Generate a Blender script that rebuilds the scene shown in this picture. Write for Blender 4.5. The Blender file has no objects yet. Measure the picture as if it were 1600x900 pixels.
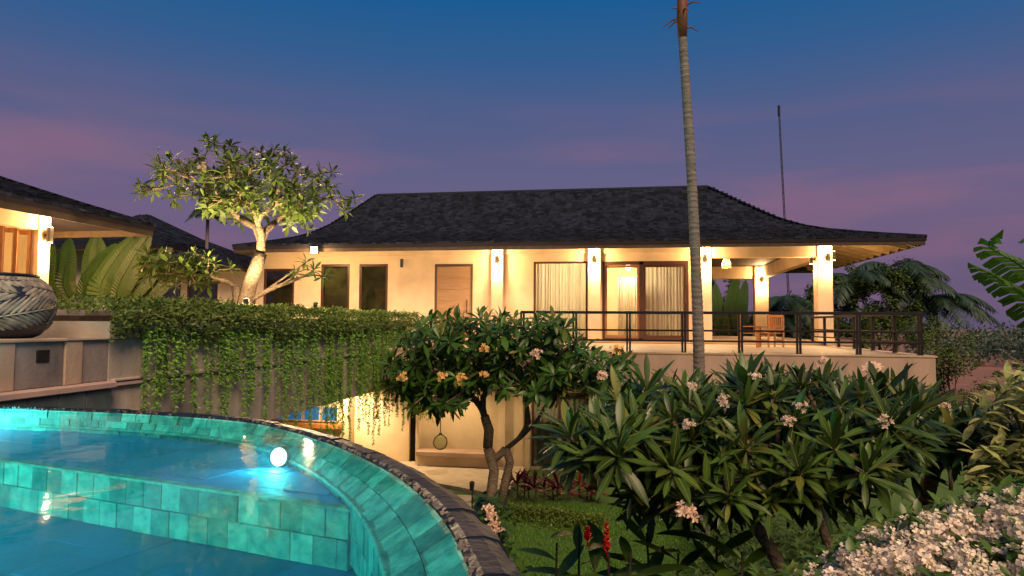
import bpy, math, random
import numpy as np
from mathutils import Vector, Matrix, noise as mnoise
rad = math.radians
rng = random.Random(7)
sc = bpy.context.scene
C = sc.collection

# ------------------------------------------------------------------ camera, sky, sun, exposure
EYE = Vector((0, 0, 4.5))
FPX, YAW, PITCH, ROLL = 1052.5, rad(9.41), rad(3.05), rad(0.37)
cam = bpy.data.cameras.new('camera')
cam.sensor_width = 36.0
cam.lens = FPX / 1600 * 36.0
cam.clip_start = 0.05
cam.clip_end = 6000
camo = bpy.data.objects.new('camera', cam)
C.objects.link(camo)
_F = Vector((-math.sin(YAW) * math.cos(PITCH), math.cos(YAW) * math.cos(PITCH), math.sin(PITCH)))
_r = Vector((math.cos(YAW), math.sin(YAW), 0))
_u = _r.cross(_F)
_R = _r * math.cos(ROLL) + _u * math.sin(ROLL)
_U = -_r * math.sin(ROLL) + _u * math.cos(ROLL)
mw = Matrix((_R, _U, -_F)).transposed().to_4x4()
mw.translation = EYE
camo.matrix_world = mw
sc.camera = camo

world = bpy.data.worlds.new('World')
sc.world = world
world.use_nodes = True
SUN_AZ, SUN_EL = rad(150), rad(46)      # afterglow behind the camera
SKY_STRENGTH = .82
EXPOSURE = 0.45
LAMP_GAIN = 1.45                          # all lamps together


def build_world():
    nt = world.node_tree
    nt.nodes.clear()
    N, L = nt.nodes.new, nt.links.new
    out, bg = N('ShaderNodeOutputWorld'), N('ShaderNodeBackground')
    tc, sep = N('ShaderNodeTexCoord'), N('ShaderNodeSeparateXYZ')
    ramp = N('ShaderNodeValToRGB')
    L(tc.outputs['Generated'], sep.inputs[0])
    L(sep.outputs['Z'], ramp.inputs[0])
    cr = ramp.color_ramp
    stops = [(0.0, (.105, .080, .150)), (.05, (.125, .090, .172)), (.15, (.145, .104, .200)), (.21, (.112, .106, .213)),
             (.29, (.075, .100, .220)), (.37, (.030, .098, .245)), (.46, (.004, .092, .262)), (1.0, (.002, .060, .185))]
    cr.elements[0].position, cr.elements[0].color = stops[0][0], (*stops[0][1], 1)
    cr.elements[1].position, cr.elements[1].color = stops[-1][0], (*stops[-1][1], 1)
    for p, c in stops[1:-1]:
        e = cr.elements.new(p)
        e.color = (*c, 1)
    mp, nz, cl = N('ShaderNodeMapping'), N('ShaderNodeTexNoise'), N('ShaderNodeValToRGB')
    mp.inputs['Scale'].default_value = (1.5, 1.5, 9.0)
    mp.inputs['Location'].default_value = (2.1, .7, .25)
    nz.inputs['Scale'].default_value = 1.5
    nz.inputs['Detail'].default_value = 5
    nz.inputs['Roughness'].default_value = .5
    L(tc.outputs['Generated'], mp.inputs[0])
    L(mp.outputs[0], nz.inputs['Vector'])
    L(nz.outputs['Fac'], cl.inputs[0])
    cl.color_ramp.elements[0].position, cl.color_ramp.elements[1].position = .47, .72
    mul = N('ShaderNodeMath')
    mul.operation = 'MULTIPLY'
    mul.inputs[1].default_value = .55
    mk, m0 = N('ShaderNodeMapRange'), N('ShaderNodeMath')
    mk.inputs['From Min'].default_value, mk.inputs['From Max'].default_value = .33, .20
    m0.operation = 'MULTIPLY'
    L(sep.outputs['Z'], mk.inputs['Value'])
    L(cl.outputs[0], m0.inputs[0])
    L(mk.outputs[0], m0.inputs[1])
    L(m0.outputs[0], mul.inputs[0])
    mix = N('ShaderNodeMix')
    mix.data_type = 'RGBA'
    L(mul.outputs[0], mix.inputs['Factor'])
    L(ramp.outputs[0], mix.inputs['A'])
    mix.inputs['B'].default_value = (.285, .130, .190, 1)
    L(mix.outputs['Result'], bg.inputs['Color'])
    bg.inputs['Strength'].default_value = SKY_STRENGTH
    L(bg.outputs[0], out.inputs[0])


build_world()
sun = bpy.data.lights.new('sun', 'SUN')
sun.energy, sun.angle, sun.color = 3.2, rad(30), (1.0, .70, .44)
suno = bpy.data.objects.new('sun', sun)
C.objects.link(suno)
sdir = Vector((math.sin(SUN_AZ) * math.cos(SUN_EL), math.cos(SUN_AZ) * math.cos(SUN_EL), math.sin(SUN_EL)))
suno.rotation_euler = sdir.to_track_quat('Z', 'Y').to_euler()
suno.location = (0, -20, 30)
vs = sc.view_settings
vs.view_transform, vs.look, vs.exposure, vs.gamma = 'Standard', 'None', EXPOSURE, 1.0
vs.use_curve_mapping = False
cy = sc.cycles
cy.max_bounces, cy.diffuse_bounces, cy.glossy_bounces, cy.transmission_bounces, cy.transparent_max_bounces = 6, 3, 3, 4, 12
cy.caustics_reflective = cy.caustics_refractive = False
cy.sample_clamp_indirect = 4.0
cy.use_denoising = True
try:
    cy.use_light_tree = True
except Exception:
    pass


# ------------------------------------------------------------------ helpers
def at(u, v, x=None, y=None, z=None):
    """point where the ray through photo pixel (u, v) meets the plane x=, y= or z="""
    d = _F + _R * ((u - 800) / FPX) + _U * ((450 - v) / FPX)
    t = (x - EYE.x) / d.x if x is not None else (y - EYE.y) / d.y if y is not None else (z - EYE.z) / d.z
    return EYE + d * t


def pix(p):
    q = Vector(p) - EYE
    d = q.dot(_F)
    if d < .05:
        return (-9999, -9999)
    return (800 + FPX * q.dot(_R) / d, 450 - FPX * q.dot(_U) / d)


ORG = {}


class MB:
    """collects geometry in world space; build() links it as one mesh object"""

    def __init__(s):
        s.v, s.f, s.c = [], [], []

    def add(s, vs_, fs, c=None):
        n = len(s.v)
        s.v.extend([tuple(p) for p in vs_])
        c = rng.random() if c is None else c
        for f in fs:
            s.f.append(tuple(i + n for i in f))
            s.c.append(c)
        return s

    def box(s, x0, x1, y0, y1, z0, z1, c=None):
        return s.add([(x0, y0, z0), (x1, y0, z0), (x1, y1, z0), (x0, y1, z0), (x0, y0, z1), (x1, y0, z1), (x1, y1, z1), (x0, y1, z1)],
                     [(0, 3, 2, 1), (4, 5, 6, 7), (0, 1, 5, 4), (1, 2, 6, 5), (2, 3, 7, 6), (3, 0, 4, 7)], c)

    def bbox(s, x0, x1, y0, y1, z0, z1, b=.01, c=None):
        """box with chamfered edges"""
        vs_ = []
        for sx, X, bx in ((-1, x0, b), (1, x1, -b)):
            for sy, Y, by in ((-1, y0, b), (1, y1, -b)):
                for sz, Z, bz in ((-1, z0, b), (1, z1, -b)):
                    vs_ += [(X, Y + by, Z + bz), (X + bx, Y, Z + bz), (X + bx, Y + by, Z)]
        i = lambda a, b_, c_, k: ((a * 2 + b_) * 2 + c_) * 3 + k
        fs = []
        for a in (0, 1):
            q = [i(a, 0, 0, 0), i(a, 1, 0, 0), i(a, 1, 1, 0), i(a, 0, 1, 0)]
            fs.append(q if a else q[::-1])
            q = [i(0, a, 0, 1), i(1, a, 0, 1), i(1, a, 1, 1), i(0, a, 1, 1)]
            fs.append(q[::-1] if a else q)
            q = [i(0, 0, a, 2), i(1, 0, a, 2), i(1, 1, a, 2), i(0, 1, a, 2)]
            fs.append(q if a else q[::-1])
        for a in (0, 1):
            for d in (0, 1):
                fs.append((i(a, d, 0, 0), i(a, d, 1, 0), i(a, d, 1, 1), i(a, d, 0, 1)))
                fs.append((i(a, 0, d, 0), i(a, 1, d, 0), i(a, 1, d, 2), i(a, 0, d, 2)))
                fs.append((i(0, a, d, 1), i(1, a, d, 1), i(1, a, d, 2), i(0, a, d, 2)))
                for e in (0, 1):
                    fs.append((i(a, d, e, 0), i(a, d, e, 1), i(a, d, e, 2)))
        return s.add(vs_, fs, c)

    def obox(s, center, ax, ay, az, hx, hy, hz, c=None):
        """oriented box: axes ax, ay, az and half sizes"""
        P = []
        for k in ((-1, -1, -1), (1, -1, -1), (1, 1, -1), (-1, 1, -1), (-1, -1, 1), (1, -1, 1), (1, 1, 1), (-1, 1, 1)):
            P.append(Vector(center) + ax * (k[0] * hx) + ay * (k[1] * hy) + az * (k[2] * hz))
        return s.add(P, [(0, 3, 2, 1), (4, 5, 6, 7), (0, 1, 5, 4), (1, 2, 6, 5), (2, 3, 7, 6), (3, 0, 4, 7)], c)

    def beam(s, a, b, w, h, up=Vector((0, 0, 1)), c=None):
        a, b = Vector(a), Vector(b)
        d = (b - a)
        L = d.length
        d.normalize()
        side = d.cross(up).normalized()
        u2 = side.cross(d)
        return s.obox((a + b) / 2, d, side, u2, L / 2, w / 2, h / 2, c)

    def tube(s, pts, rr, n=8, cap=True, c=None):
        pts = [Vector(p) for p in pts]
        m = len(pts)
        if not hasattr(rr, '__len__'):
            rr = [rr] * m
        vs_, fs = [], []
        nrm = None
        for i, p in enumerate(pts):
            t = (pts[min(i + 1, m - 1)] - pts[max(i - 1, 0)])
            if t.length < 1e-9:
                t = Vector((0, 0, 1))
            t.normalize()
            if nrm is None:
                nrm = t.cross(Vector((0, 1, 0)) if abs(t.y) < .9 else Vector((1, 0, 0)))
            nrm = (nrm - t * nrm.dot(t)).normalized()
            bn = t.cross(nrm)
            for k in range(n):
                a = 2 * math.pi * k / n
                vs_.append(p + (nrm * math.cos(a) + bn * math.sin(a)) * rr[i])
        for i in range(m - 1):
            for k in range(n):
                k2 = (k + 1) % n
                fs.append((i * n + k, i * n + k2, (i + 1) * n + k2, (i + 1) * n + k))
        if cap:
            fs.append(tuple(range(n))[::-1])
            fs.append(tuple(range((m - 1) * n, m * n)))
        return s.add(vs_, fs, c)

    def lathe(s, center, prof, n=32, cap=True, c=None):
        x, y, z = center
        vs_, fs = [], []
        for r, h in prof:
            for k in range(n):
                a = 2 * math.pi * k / n
                vs_.append((x + r * math.cos(a), y + r * math.sin(a), z + h))
        for i in range(len(prof) - 1):
            for k in range(n):
                k2 = (k + 1) % n
                fs.append((i * n + k, i * n + k2, (i + 1) * n + k2, (i + 1) * n + k))
        if cap:
            fs.append(tuple(range(n))[::-1])
            m = len(prof)
            fs.append(tuple(range((m - 1) * n, m * n)))
        return s.add(vs_, fs, c)

    def poly_prism(s, pts, z0, z1, c=None):
        n = len(pts)
        vs_ = [(x, y, z0) for x, y in pts] + [(x, y, z1) for x, y in pts]
        fs = [tuple(range(n))[::-1], tuple(range(n, 2 * n))]
        for i in range(n):
            j = (i + 1) % n
            fs.append((i, j, n + j, n + i))
        return s.add(vs_, fs, c)

    def mesh(s, name, mat, org=(0, 0, 0), smooth=False):
        me = bpy.data.meshes.new(name)
        o = Vector(org)
        me.from_pydata([(p[0] - o.x, p[1] - o.y, p[2] - o.z) for p in s.v], [], s.f)
        a = me.attributes.new('rnd', 'FLOAT', 'FACE')
        a.data.foreach_set('value', s.c)
        if smooth:
            me.polygons.foreach_set('use_smooth', [True] * len(s.f))
        if mat:
            me.materials.append(mat)
        me.update()
        return me

    def build(s, name, mat, parent=None, smooth=False, kind=None):
        org = ORG.get(parent.name if parent else None, Vector((0, 0, 0)))
        o = bpy.data.objects.new(name, s.mesh(name, mat, org, smooth))
        C.objects.link(o)
        if parent:
            o.parent = parent
            ORG[o.name] = org
        if kind:
            o['kind'] = kind
        return o


def thing(name, label, cat, loc=(0, 0, 0), group=None):
    o = bpy.data.objects.new(name, None)
    o.empty_display_size = .2
    C.objects.link(o)
    o.location = loc
    o['label'], o['category'] = label, cat
    if group:
        o['group'] = group
    ORG[o.name] = Vector(loc)
    return o


def tag(o, label, cat, group=None):
    o['label'], o['category'] = label, cat
    if group:
        o['group'] = group
    return o


def inst(name, me, parent, mtx):
    """object sharing mesh data; mtx in world space"""
    o = bpy.data.objects.new(name, me)
    C.objects.link(o)
    o.parent = parent
    m = mtx.copy()
    m.translation = m.translation - ORG.get(parent.name, Vector())
    o.matrix_local = m
    return o


def lamp(name, kind, loc, power, color, parent=None, radius=.05, spot=None, direction=None, blend=.6):
    l = bpy.data.lights.new(name, kind)
    l.energy, l.color = power * LAMP_GAIN, color
    if kind in ('POINT', 'SPOT'):
        l.shadow_soft_size = radius
    if kind == 'SPOT':
        l.spot_size, l.spot_blend = rad(spot), blend
    o = bpy.data.objects.new(name, l)
    C.objects.link(o)
    p = Vector(loc)
    if direction:
        o.rotation_euler = (-Vector(direction)).to_track_quat('Z', 'Y').to_euler()
    if parent:
        o.parent = parent
        p = p - ORG.get(parent.name, Vector())
    o.location = p
    return o


# ------------------------------------------------------------------ materials
MATS = {}


def mat(name, col, rough=.6, spec=.5, var=0.0, nscale=3.0, col2=None, bump=0.0, bscale=20.0, metal=0.0, emit=None, estr=0.0,
        transl=0.0, streak=None, objvar=0.0, nlo=.35, nhi=.7, detail=4.0, accent=None):
    """principled material: col mixed to col2 by noise, value varied by the 'rnd' attribute and per object"""
    m = bpy.data.materials.new(name)
    m.use_nodes = True
    nt = m.node_tree
    N, L = nt.nodes.new, nt.links.new
    b = nt.nodes['Principled BSDF']
    b.inputs['Roughness'].default_value = rough
    b.inputs['Specular IOR Level'].default_value = spec
    b.inputs['Metallic'].default_value = metal
    b.inputs['Base Color'].default_value = (*col, 1)
    tc = N('ShaderNodeTexCoord')
    last = None
    if col2:
        geo = N('ShaderNodeNewGeometry')
        nz = N('ShaderNodeTexNoise')
        nz.inputs['Scale'].default_value = nscale
        nz.inputs['Detail'].default_value = detail
        src = geo.outputs['Position']
        if streak:
            mp = N('ShaderNodeMapping')
            mp.inputs['Scale'].default_value = streak
            L(src, mp.inputs[0])
            src = mp.outputs[0]
        L(src, nz.inputs['Vector'])
        mr = N('ShaderNodeMapRange')
        mr.inputs['From Min'].default_value, mr.inputs['From Max'].default_value = nlo, nhi
        L(nz.outputs['Fac'], mr.inputs['Value'])
        mx = N('ShaderNodeMix')
        mx.data_type = 'RGBA'
        mx.inputs['A'].default_value, mx.inputs['B'].default_value = (*col, 1), (*col2, 1)
        L(mr.outputs[0], mx.inputs['Factor'])
        last = mx.outputs['Result']
    if var or objvar:
        at_ = N('ShaderNodeAttribute')
        at_.attribute_name = 'rnd'
        oi = N('ShaderNodeObjectInfo')
        ad = N('ShaderNodeMath')
        ad.operation = 'ADD'
        m1, m2 = N('ShaderNodeMath'), N('ShaderNodeMath')
        m1.operation = m2.operation = 'MULTIPLY'
        m1.inputs[1].default_value, m2.inputs[1].default_value = var, objvar
        L(at_.outputs['Fac'], m1.inputs[0])
        L(oi.outputs['Random'], m2.inputs[0])
        L(m1.outputs[0], ad.inputs[0])
        L(m2.outputs[0], ad.inputs[1])
        a2 = N('ShaderNodeMath')
        a2.inputs[1].default_value = 1 - (var + objvar) / 2
        L(ad.outputs[0], a2.inputs[0])
        hsv = N('ShaderNodeHueSaturation')
        L(a2.outputs[0], hsv.inputs['Value'])
        hu = N('ShaderNodeMath')
        hu.operation = 'MULTIPLY_ADD'
        hu.inputs[1].default_value, hu.inputs[2].default_value = .05, .475
        L(a2.outputs[0], hu.inputs[0])
        if last:
            L(last, hsv.inputs['Color'])
        else:
            hsv.inputs['Color'].default_value = (*col, 1)
        last = hsv.outputs[0]
        if accent:
            s1, s2 = N('ShaderNodeMapRange'), N('ShaderNodeMix')
            s2.data_type = 'RGBA'
            s1.inputs['From Min'].default_value, s1.inputs['From Max'].default_value = accent[1], min(1.0, accent[1] + .06)
            fr_n = N('ShaderNodeMath')
            fr_n.operation = 'FRACT'
            mf = N('ShaderNodeMath')
            mf.operation = 'MULTIPLY'
            mf.inputs[1].default_value = 7.31
            L(ad.outputs[0], mf.inputs[0])
            L(mf.outputs[0], fr_n.inputs[0])
            L(fr_n.outputs[0], s1.inputs['Value'])
            L(s1.outputs[0], s2.inputs['Factor'])
            L(last, s2.inputs['A'])
            s2.inputs['B'].default_value = (*accent[0], 1)
            last = s2.outputs['Result']
    if last:
        L(last, b.inputs['Base Color'])
    if bump:
        geo2 = N('ShaderNodeNewGeometry')
        nb = N('ShaderNodeTexNoise')
        nb.inputs['Scale'].default_value = bscale
        nb.inputs['Detail'].default_value = 5
        L(geo2.outputs['Position'], nb.inputs['Vector'])
        bp = N('ShaderNodeBump')
        bp.inputs['Strength'].default_value = bump
        bp.inputs['Distance'].default_value = .03
        L(nb.outputs['Fac'], bp.inputs['Height'])
        L(bp.outputs[0], b.inputs['Normal'])
    if emit:
        b.inputs['Emission Color'].default_value = (*emit, 1)
        b.inputs['Emission Strength'].default_value = estr
    if transl:
        tr = N('ShaderNodeBsdfTranslucent')
        if last:
            L(last, tr.inputs['Color'])
        else:
            tr.inputs['Color'].default_value = (*col, 1)
        ms = N('ShaderNodeMixShader')
        ms.inputs[0].default_value = transl
        L(b.outputs[0], ms.inputs[1])
        L(tr.outputs[0], ms.inputs[2])
        L(ms.outputs[0], nt.nodes['Material Output'].inputs['Surface'])
    MATS[name] = m
    return m


def clear_mat(name, tint, ior, rough=0.02, bump=0.0, bscale=3.0, streak=(1, 1, 1)):
    """see-through sheet: tinted transparent mixed with a mirror by the Fresnel factor"""
    m = bpy.data.materials.new(name)
    m.use_nodes = True
    nt = m.node_tree
    N, L = nt.nodes.new, nt.links.new
    nt.nodes.remove(nt.nodes['Principled BSDF'])
    t, g, f, mx = N('ShaderNodeBsdfTransparent'), N('ShaderNodeBsdfGlossy'), N('ShaderNodeFresnel'), N('ShaderNodeMixShader')
    t.inputs[0].default_value = (*tint, 1)
    g.inputs['Roughness'].default_value = rough
    f.inputs['IOR'].default_value = ior
    if bump:
        geo, mp, nz, bp = N('ShaderNodeNewGeometry'), N('ShaderNodeMapping'), N('ShaderNodeTexNoise'), N('ShaderNodeBump')
        mp.inputs['Scale'].default_value = streak
        nz.inputs['Scale'].default_value = bscale
        nz.inputs['Detail'].default_value = 3
        bp.inputs['Strength'].default_value = bump
        bp.inputs['Distance'].default_value = .02
        L(geo.outputs['Position'], mp.inputs[0])
        L(mp.outputs[0], nz.inputs['Vector'])
        L(nz.outputs['Fac'], bp.inputs['Height'])
        L(bp.outputs[0], g.inputs['Normal'])
        L(bp.outputs[0], f.inputs['Normal'])
    L(f.outputs[0], mx.inputs[0])
    L(t.outputs[0], mx.inputs[1])
    L(g.outputs[0], mx.inputs[2])
    L(mx.outputs[0], nt.nodes['Material Output'].inputs['Surface'])
    return m


stucco = mat('stucco', (.70, .53, .355), .85, .2, col2=(.55, .41, .27), nscale=1.2, bump=.15, bscale=60)
stucco_low = mat('stucco_low', (.62, .50, .33), .85, .2, col2=(.50, .40, .26), nscale=1.5, bump=.15, bscale=60)
slab_mat = mat('slab_render', (.44, .31, .225), .85, .2, col2=(.30, .215, .165), nscale=2.2, bump=.12, bscale=50, streak=(1, 1, .25), nlo=.42, nhi=.8, detail=7)
deck_mat = mat('deck_stone', (.50, .36, .21), .55, .3, col2=(.42, .30, .18), nscale=2, var=.2)
dkwood = mat('dark_wood', (.075, .030, .016), .45, .4, col2=(.045, .018, .010), nscale=6, streak=(4, 4, .6), var=.3)
eavewood = mat('eave_wood', (.060, .040, .026), .7, .3, col2=(.035, .024, .016), nscale=5)
rafterwood = mat('rafter_wood', (.52, .35, .19), .6, .3, col2=(.40, .26, .14), nscale=5, var=.3)
teak = mat('teak', (.50, .20, .055), .5, .4, col2=(.36, .13, .035), nscale=9, var=.35)
doorwood = mat('door_wood', (.36, .17, .07), .5, .4, col2=(.24, .11, .045), nscale=7, streak=(3, 3, .5), var=.3)
shingle = mat('shingle', (.014, .018, .030), .9, .12, var=1.2, col2=(.011, .014, .023), nscale=.8, bump=.3, bscale=40)
roofbase = mat('roof_underlay', (.022, .018, .022), .9, .1)
metal = mat('black_metal', (.007, .006, .007), .5, .3, col2=(.012, .009, .009), nscale=6)
fixmetal = mat('fixture_metal', (.02, .018, .017), .4, .5)
glass = clear_mat('glass', (.92, .95, .93), 1.5)
dimglass = clear_mat('dim_glass', (.70, .72, .64), 1.6)
blind = mat('blind', (.30, .27, .19), .9, .1, col2=(.12, .11, .08), nscale=2)
timberpanel = mat('timber_panel', (.34, .20, .10), .5, .3, col2=(.27, .15, .07), nscale=3, streak=(.6, 1, 6))
curtain = mat('curtain', (.82, .77, .64), .9, .1, transl=.4, var=.2)
bulb = mat('bulb', (1, .9, .7), .5, .2, emit=(1, .80, .52), estr=14)
warmbulb = mat('warm_bulb', (1, .8, .5), .5, .2, emit=(1, .66, .30), estr=9)
concrete = mat('stained_concrete', (.27, .22, .20), .9, .2, col2=(.085, .075, .080), nscale=2.2, streak=(1, 1, .45), bump=.25, bscale=25, nlo=.40, nhi=.75, detail=7)
concrete_tan = mat('tan_concrete', (.46, .33, .23), .9, .2, col2=(.30, .21, .16), nscale=2.5, streak=(1, 1, .5), bump=.2, bscale=25, detail=7)
concrete_wall = mat('planter_concrete', (.50, .42, .34), .9, .2, col2=(.28, .235, .195), nscale=1.7, streak=(1, 1, .3), bump=.25, bscale=22, detail=7)
ledge_mat = mat('ledge_stone', (.48, .33, .28), .8, .3, col2=(.36, .25, .22), nscale=2)
pooltile = mat('pool_stone', (.040, .22, .18), .6, .3, objvar=.95, col2=(.20, .50, .38), nscale=11, nlo=.32, nhi=.72, bump=.5, bscale=30, detail=8)
poolfloor = mat('depth_tint_stone', (.020, .215, .500), .6, .4, var=.35, col2=(.035, .29, .58), nscale=3.5, bump=.3, bscale=18, detail=8)  # same stone as the walls; blue of the water depth put into its colour
grout = mat('grout', (.06, .24, .22), .9, .1)
coping_mat = mat('coping_stone', (.007, .012, .024), .42, .22, objvar=.7, col2=(.017, .018, .024), nscale=9, bump=.3, bscale=22, detail=8)
chip_mat = mat('split_stone', (.15, .115, .10), .5, .5, var=1.5, bump=.3, bscale=60)
darktile = mat('dark_tile', (.045, .070, .075), .6, .4, objvar=.8, col2=(.08, .10, .10), nscale=6, bump=.3, bscale=30)
water = clear_mat('water', (.62, .97, 1.0), 1.30, .04, bump=.16, bscale=2.6)
potdark = mat('pot_glaze', (.018, .022, .034), .4, .5)
pottan = mat('pot_clay', (.33, .275, .21), .7, .3, var=.5, col2=(.15, .125, .11), nscale=10, bump=.2, bscale=60)
bark_pl = mat('plumeria_bark', (.22, .165, .112), .9, .1, col2=(.085, .063, .043), nscale=16, bump=1.0, bscale=30, detail=8, streak=(1, 1, 2.2))
ring_bark = mat('ringed_bark', (.215, .185, .160), .9, .1, col2=(.125, .105, .092), nscale=2.6, streak=(1.5, 1.5, 8), bump=.6, bscale=25, nlo=.38, nhi=.62, detail=6)
bark_dk = mat('dark_bark', (.10, .075, .055), .9, .1, col2=(.055, .04, .03), nscale=12, bump=.6, bscale=30)
palm_bark = mat('palm_bark', (.23, .18, .15), .9, .1, col2=(.13, .10, .085), nscale=10, streak=(1, 1, 4), bump=.5, bscale=25, var=.6)
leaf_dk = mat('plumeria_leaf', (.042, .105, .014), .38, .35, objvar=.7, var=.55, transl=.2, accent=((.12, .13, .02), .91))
leaf_near = mat('plumeria_leaf_near', (.052, .100, .014), .36, .38, objvar=.9, var=.6, transl=.22, accent=((.17, .17, .03), .90))
rib_mat = mat('midrib', (.22, .26, .07), .5, .2)
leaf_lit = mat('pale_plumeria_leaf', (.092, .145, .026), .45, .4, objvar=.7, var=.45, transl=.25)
leaf_hedge = mat('hedge_leaf', (.095, .145, .024), .5, .3, var=1.0, transl=.25)
leaf_vine = mat('vine_leaf', (.135, .27, .034), .5, .3, var=.9, transl=.25)
leaf_fern = mat('fern_leaf', (.16, .22, .025), .5, .3, var=.7, transl=.3)
leaf_broad = mat('broad_leaf', (.042, .092, .014), .4, .4, objvar=.6, var=.3, transl=.3)
leaf_bg = mat('background_leaf', (.060, .100, .020), .6, .3, var=1.0, transl=.2)
leaf_palm = mat('palm_leaf', (.030, .060, .035), .5, .4, var=.7, transl=.2)
leaf_red = mat('ti_leaf', (.11, .014, .030), .4, .4, objvar=1.1, var=.7, transl=.2)
leaf_vari = mat('variegated_leaf', (.44, .42, .17), .5, .3, objvar=.8, var=.9, col2=(.13, .20, .04), nscale=14, transl=.25)
petal_w = mat('pale_petal', (.74, .52, .38), .6, .2, var=.6, objvar=.3, transl=.3)
petal_y = mat('yellow_petal', (.80, .48, .16), .6, .2, var=.5, transl=.3)
petal_p = mat('pink_white_bract', (.80, .72, .56), .7, .2, var=.6, objvar=.5, col2=(.76, .60, .48), nscale=5, transl=.25)
ti_hot_m = mat('bright_ti_leaf', (.30, .012, .022), .45, .3, objvar=.8, var=.6, transl=.2)
petal_r = mat('red_petal', (.55, .012, .015), .5, .3, var=.4, transl=.15)
soil = mat('soil', (.05, .035, .025), .95, .1, col2=(.03, .022, .016), nscale=5, bump=.5, bscale=12)
grass_m = mat('grass_blade', (.080, .200, .014), .6, .2, var=.9, transl=.25)
stone_pad = mat('pad_stone', (.50, .42, .32), .8, .3, col2=(.40, .33, .25), nscale=4)
black = mat('black', (.004, .004, .005), .6, .3)
bluepane = mat('blue_reflection_pane', (.02, .10, .22), .2, .5, emit=(.01, .10, .30), estr=.55)  # glow put into the glass for the blue reflection of the pool
poollamp = mat('pool_lamp_glass', (1, 1, 1), .3, .5, emit=(.85, 1, .92), estr=5)
redshaft = mat('crownshaft', (.20, .055, .025), .6, .3, col2=(.10, .05, .025), nscale=6)
white_stone = mat('white_stone', (.62, .48, .38), .8, .2)

leaf_trav = mat('traveller_leaf', (.016, .040, .007), .5, .3, objvar=.6, var=.5, transl=.25)
leaf_ginger = mat('ginger_leaf', (.075, .15, .018), .4, .4, objvar=.6, var=.3, transl=.3)
WARM = (1.0, .61, .26)
WARM2 = (1.0, .68, .36)


nt = water.node_tree
pv = nt.nodes.new('ShaderNodeVolumePrincipled')
pv.inputs['Color'].default_value = (.05, .78, 1.0, 1)
pv.inputs['Density'].default_value = .19
pv.inputs['Anisotropy'].default_value = .2
nt.links.new(pv.outputs[0], nt.nodes['Material Output'].inputs['Volume'])


# ------------------------------------------------------------------ terrain
def sm(t):
    t = max(0.0, min(1.0, t))
    return t * t * (3 - 2 * t)


def ground_h(x, y):
    h = 2.75 * sm((10.5 - y) / 8.0) * sm((x + .75) / 1.9)
    h -= 1.2 * sm((x - 5) / 8) * sm((y - 8) / 10)
    far = math.hypot(x, y)
    h -= 7.5 * sm((far - 45) / 70) 
    h += 1.5 * sm((far - 150) / 200) * (mnoise.noise((x * .01, y * .01, 0)) + .3)
    if far < 60:
        h += .05 * mnoise.noise((x * .7, y * .7, 3.1))
    return h


def build_ground():
    xs = [-3000, -1500, -700, -350, -180, -100, -60, -40] + [-30 + i * .75 for i in range(95)] + [45, 60, 90, 130, 180, 240, 320, 450, 700, 1500, 3000]
    ys = [-200, -60, -25] + [-15 + i * .75 for i in range(95)] + [60, 70, 85, 100, 120, 150, 180, 220, 280, 350, 450, 700, 1500, 3500]
    m = MB()
    nx = len(xs)
    vs_ = [(x, y, ground_h(x, y)) for y in ys for x in xs]
    fs = [(j * nx + i, j * nx + i + 1, (j + 1) * nx + i + 1, (j + 1) * nx + i) for j in range(len(ys) - 1) for i in range(nx - 1)]
    m.add(vs_, fs, .5)
    g = bpy.data.materials.new('ground')
    g.use_nodes = True
    nt = g.node_tree
    N, L = nt.nodes.new, nt.links.new
    b = nt.nodes['Principled BSDF']
    b.inputs['Roughness'].default_value = .95
    geo, sep, mr, nz, n2, mx, m2, m3 = (N('ShaderNodeNewGeometry'), N('ShaderNodeSeparateXYZ'), N('ShaderNodeMapRange'), N('ShaderNodeTexNoise'),
                                        N('ShaderNodeTexNoise'), N('ShaderNodeMix'), N('ShaderNodeMix'), N('ShaderNodeMix'))
    for q in (mx, m2, m3):
        q.data_type = 'RGBA'
    L(geo.outputs['Position'], sep.inputs[0])
    L(sep.outputs['Y'], mr.inputs['Value'])
    mr.inputs['From Min'].default_value, mr.inputs['From Max'].default_value = 40, 70
    nz.inputs['Scale'].default_value = 1.3
    nz.inputs['Detail'].default_value = 6
    n2.inputs['Scale'].default_value = .06
    n2.inputs['Detail'].default_value = 7
    L(geo.outputs['Position'], nz.inputs['Vector'])
    L(geo.outputs['Position'], n2.inputs['Vector'])
    mx.inputs['A'].default_value, mx.inputs['B'].default_value = (.030, .095, .008, 1), (.050, .085, .014, 1)
    L(nz.outputs['Fac'], mx.inputs['Factor'])
    m2.inputs['A'].default_value, m2.inputs['B'].default_value = (.30, .13, .085, 1), (.10, .055, .045, 1)
    L(n2.outputs['Fac'], m2.inputs['Factor'])
    L(mr.outputs[0], m3.inputs['Factor'])
    L(mx.outputs['Result'], m3.inputs['A'])
    L(m2.outputs['Result'], m3.inputs['B'])
    L(m3.outputs['Result'], b.inputs['Base Color'])
    m.build('ground', g, smooth=True, kind='structure')


build_ground()


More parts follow.
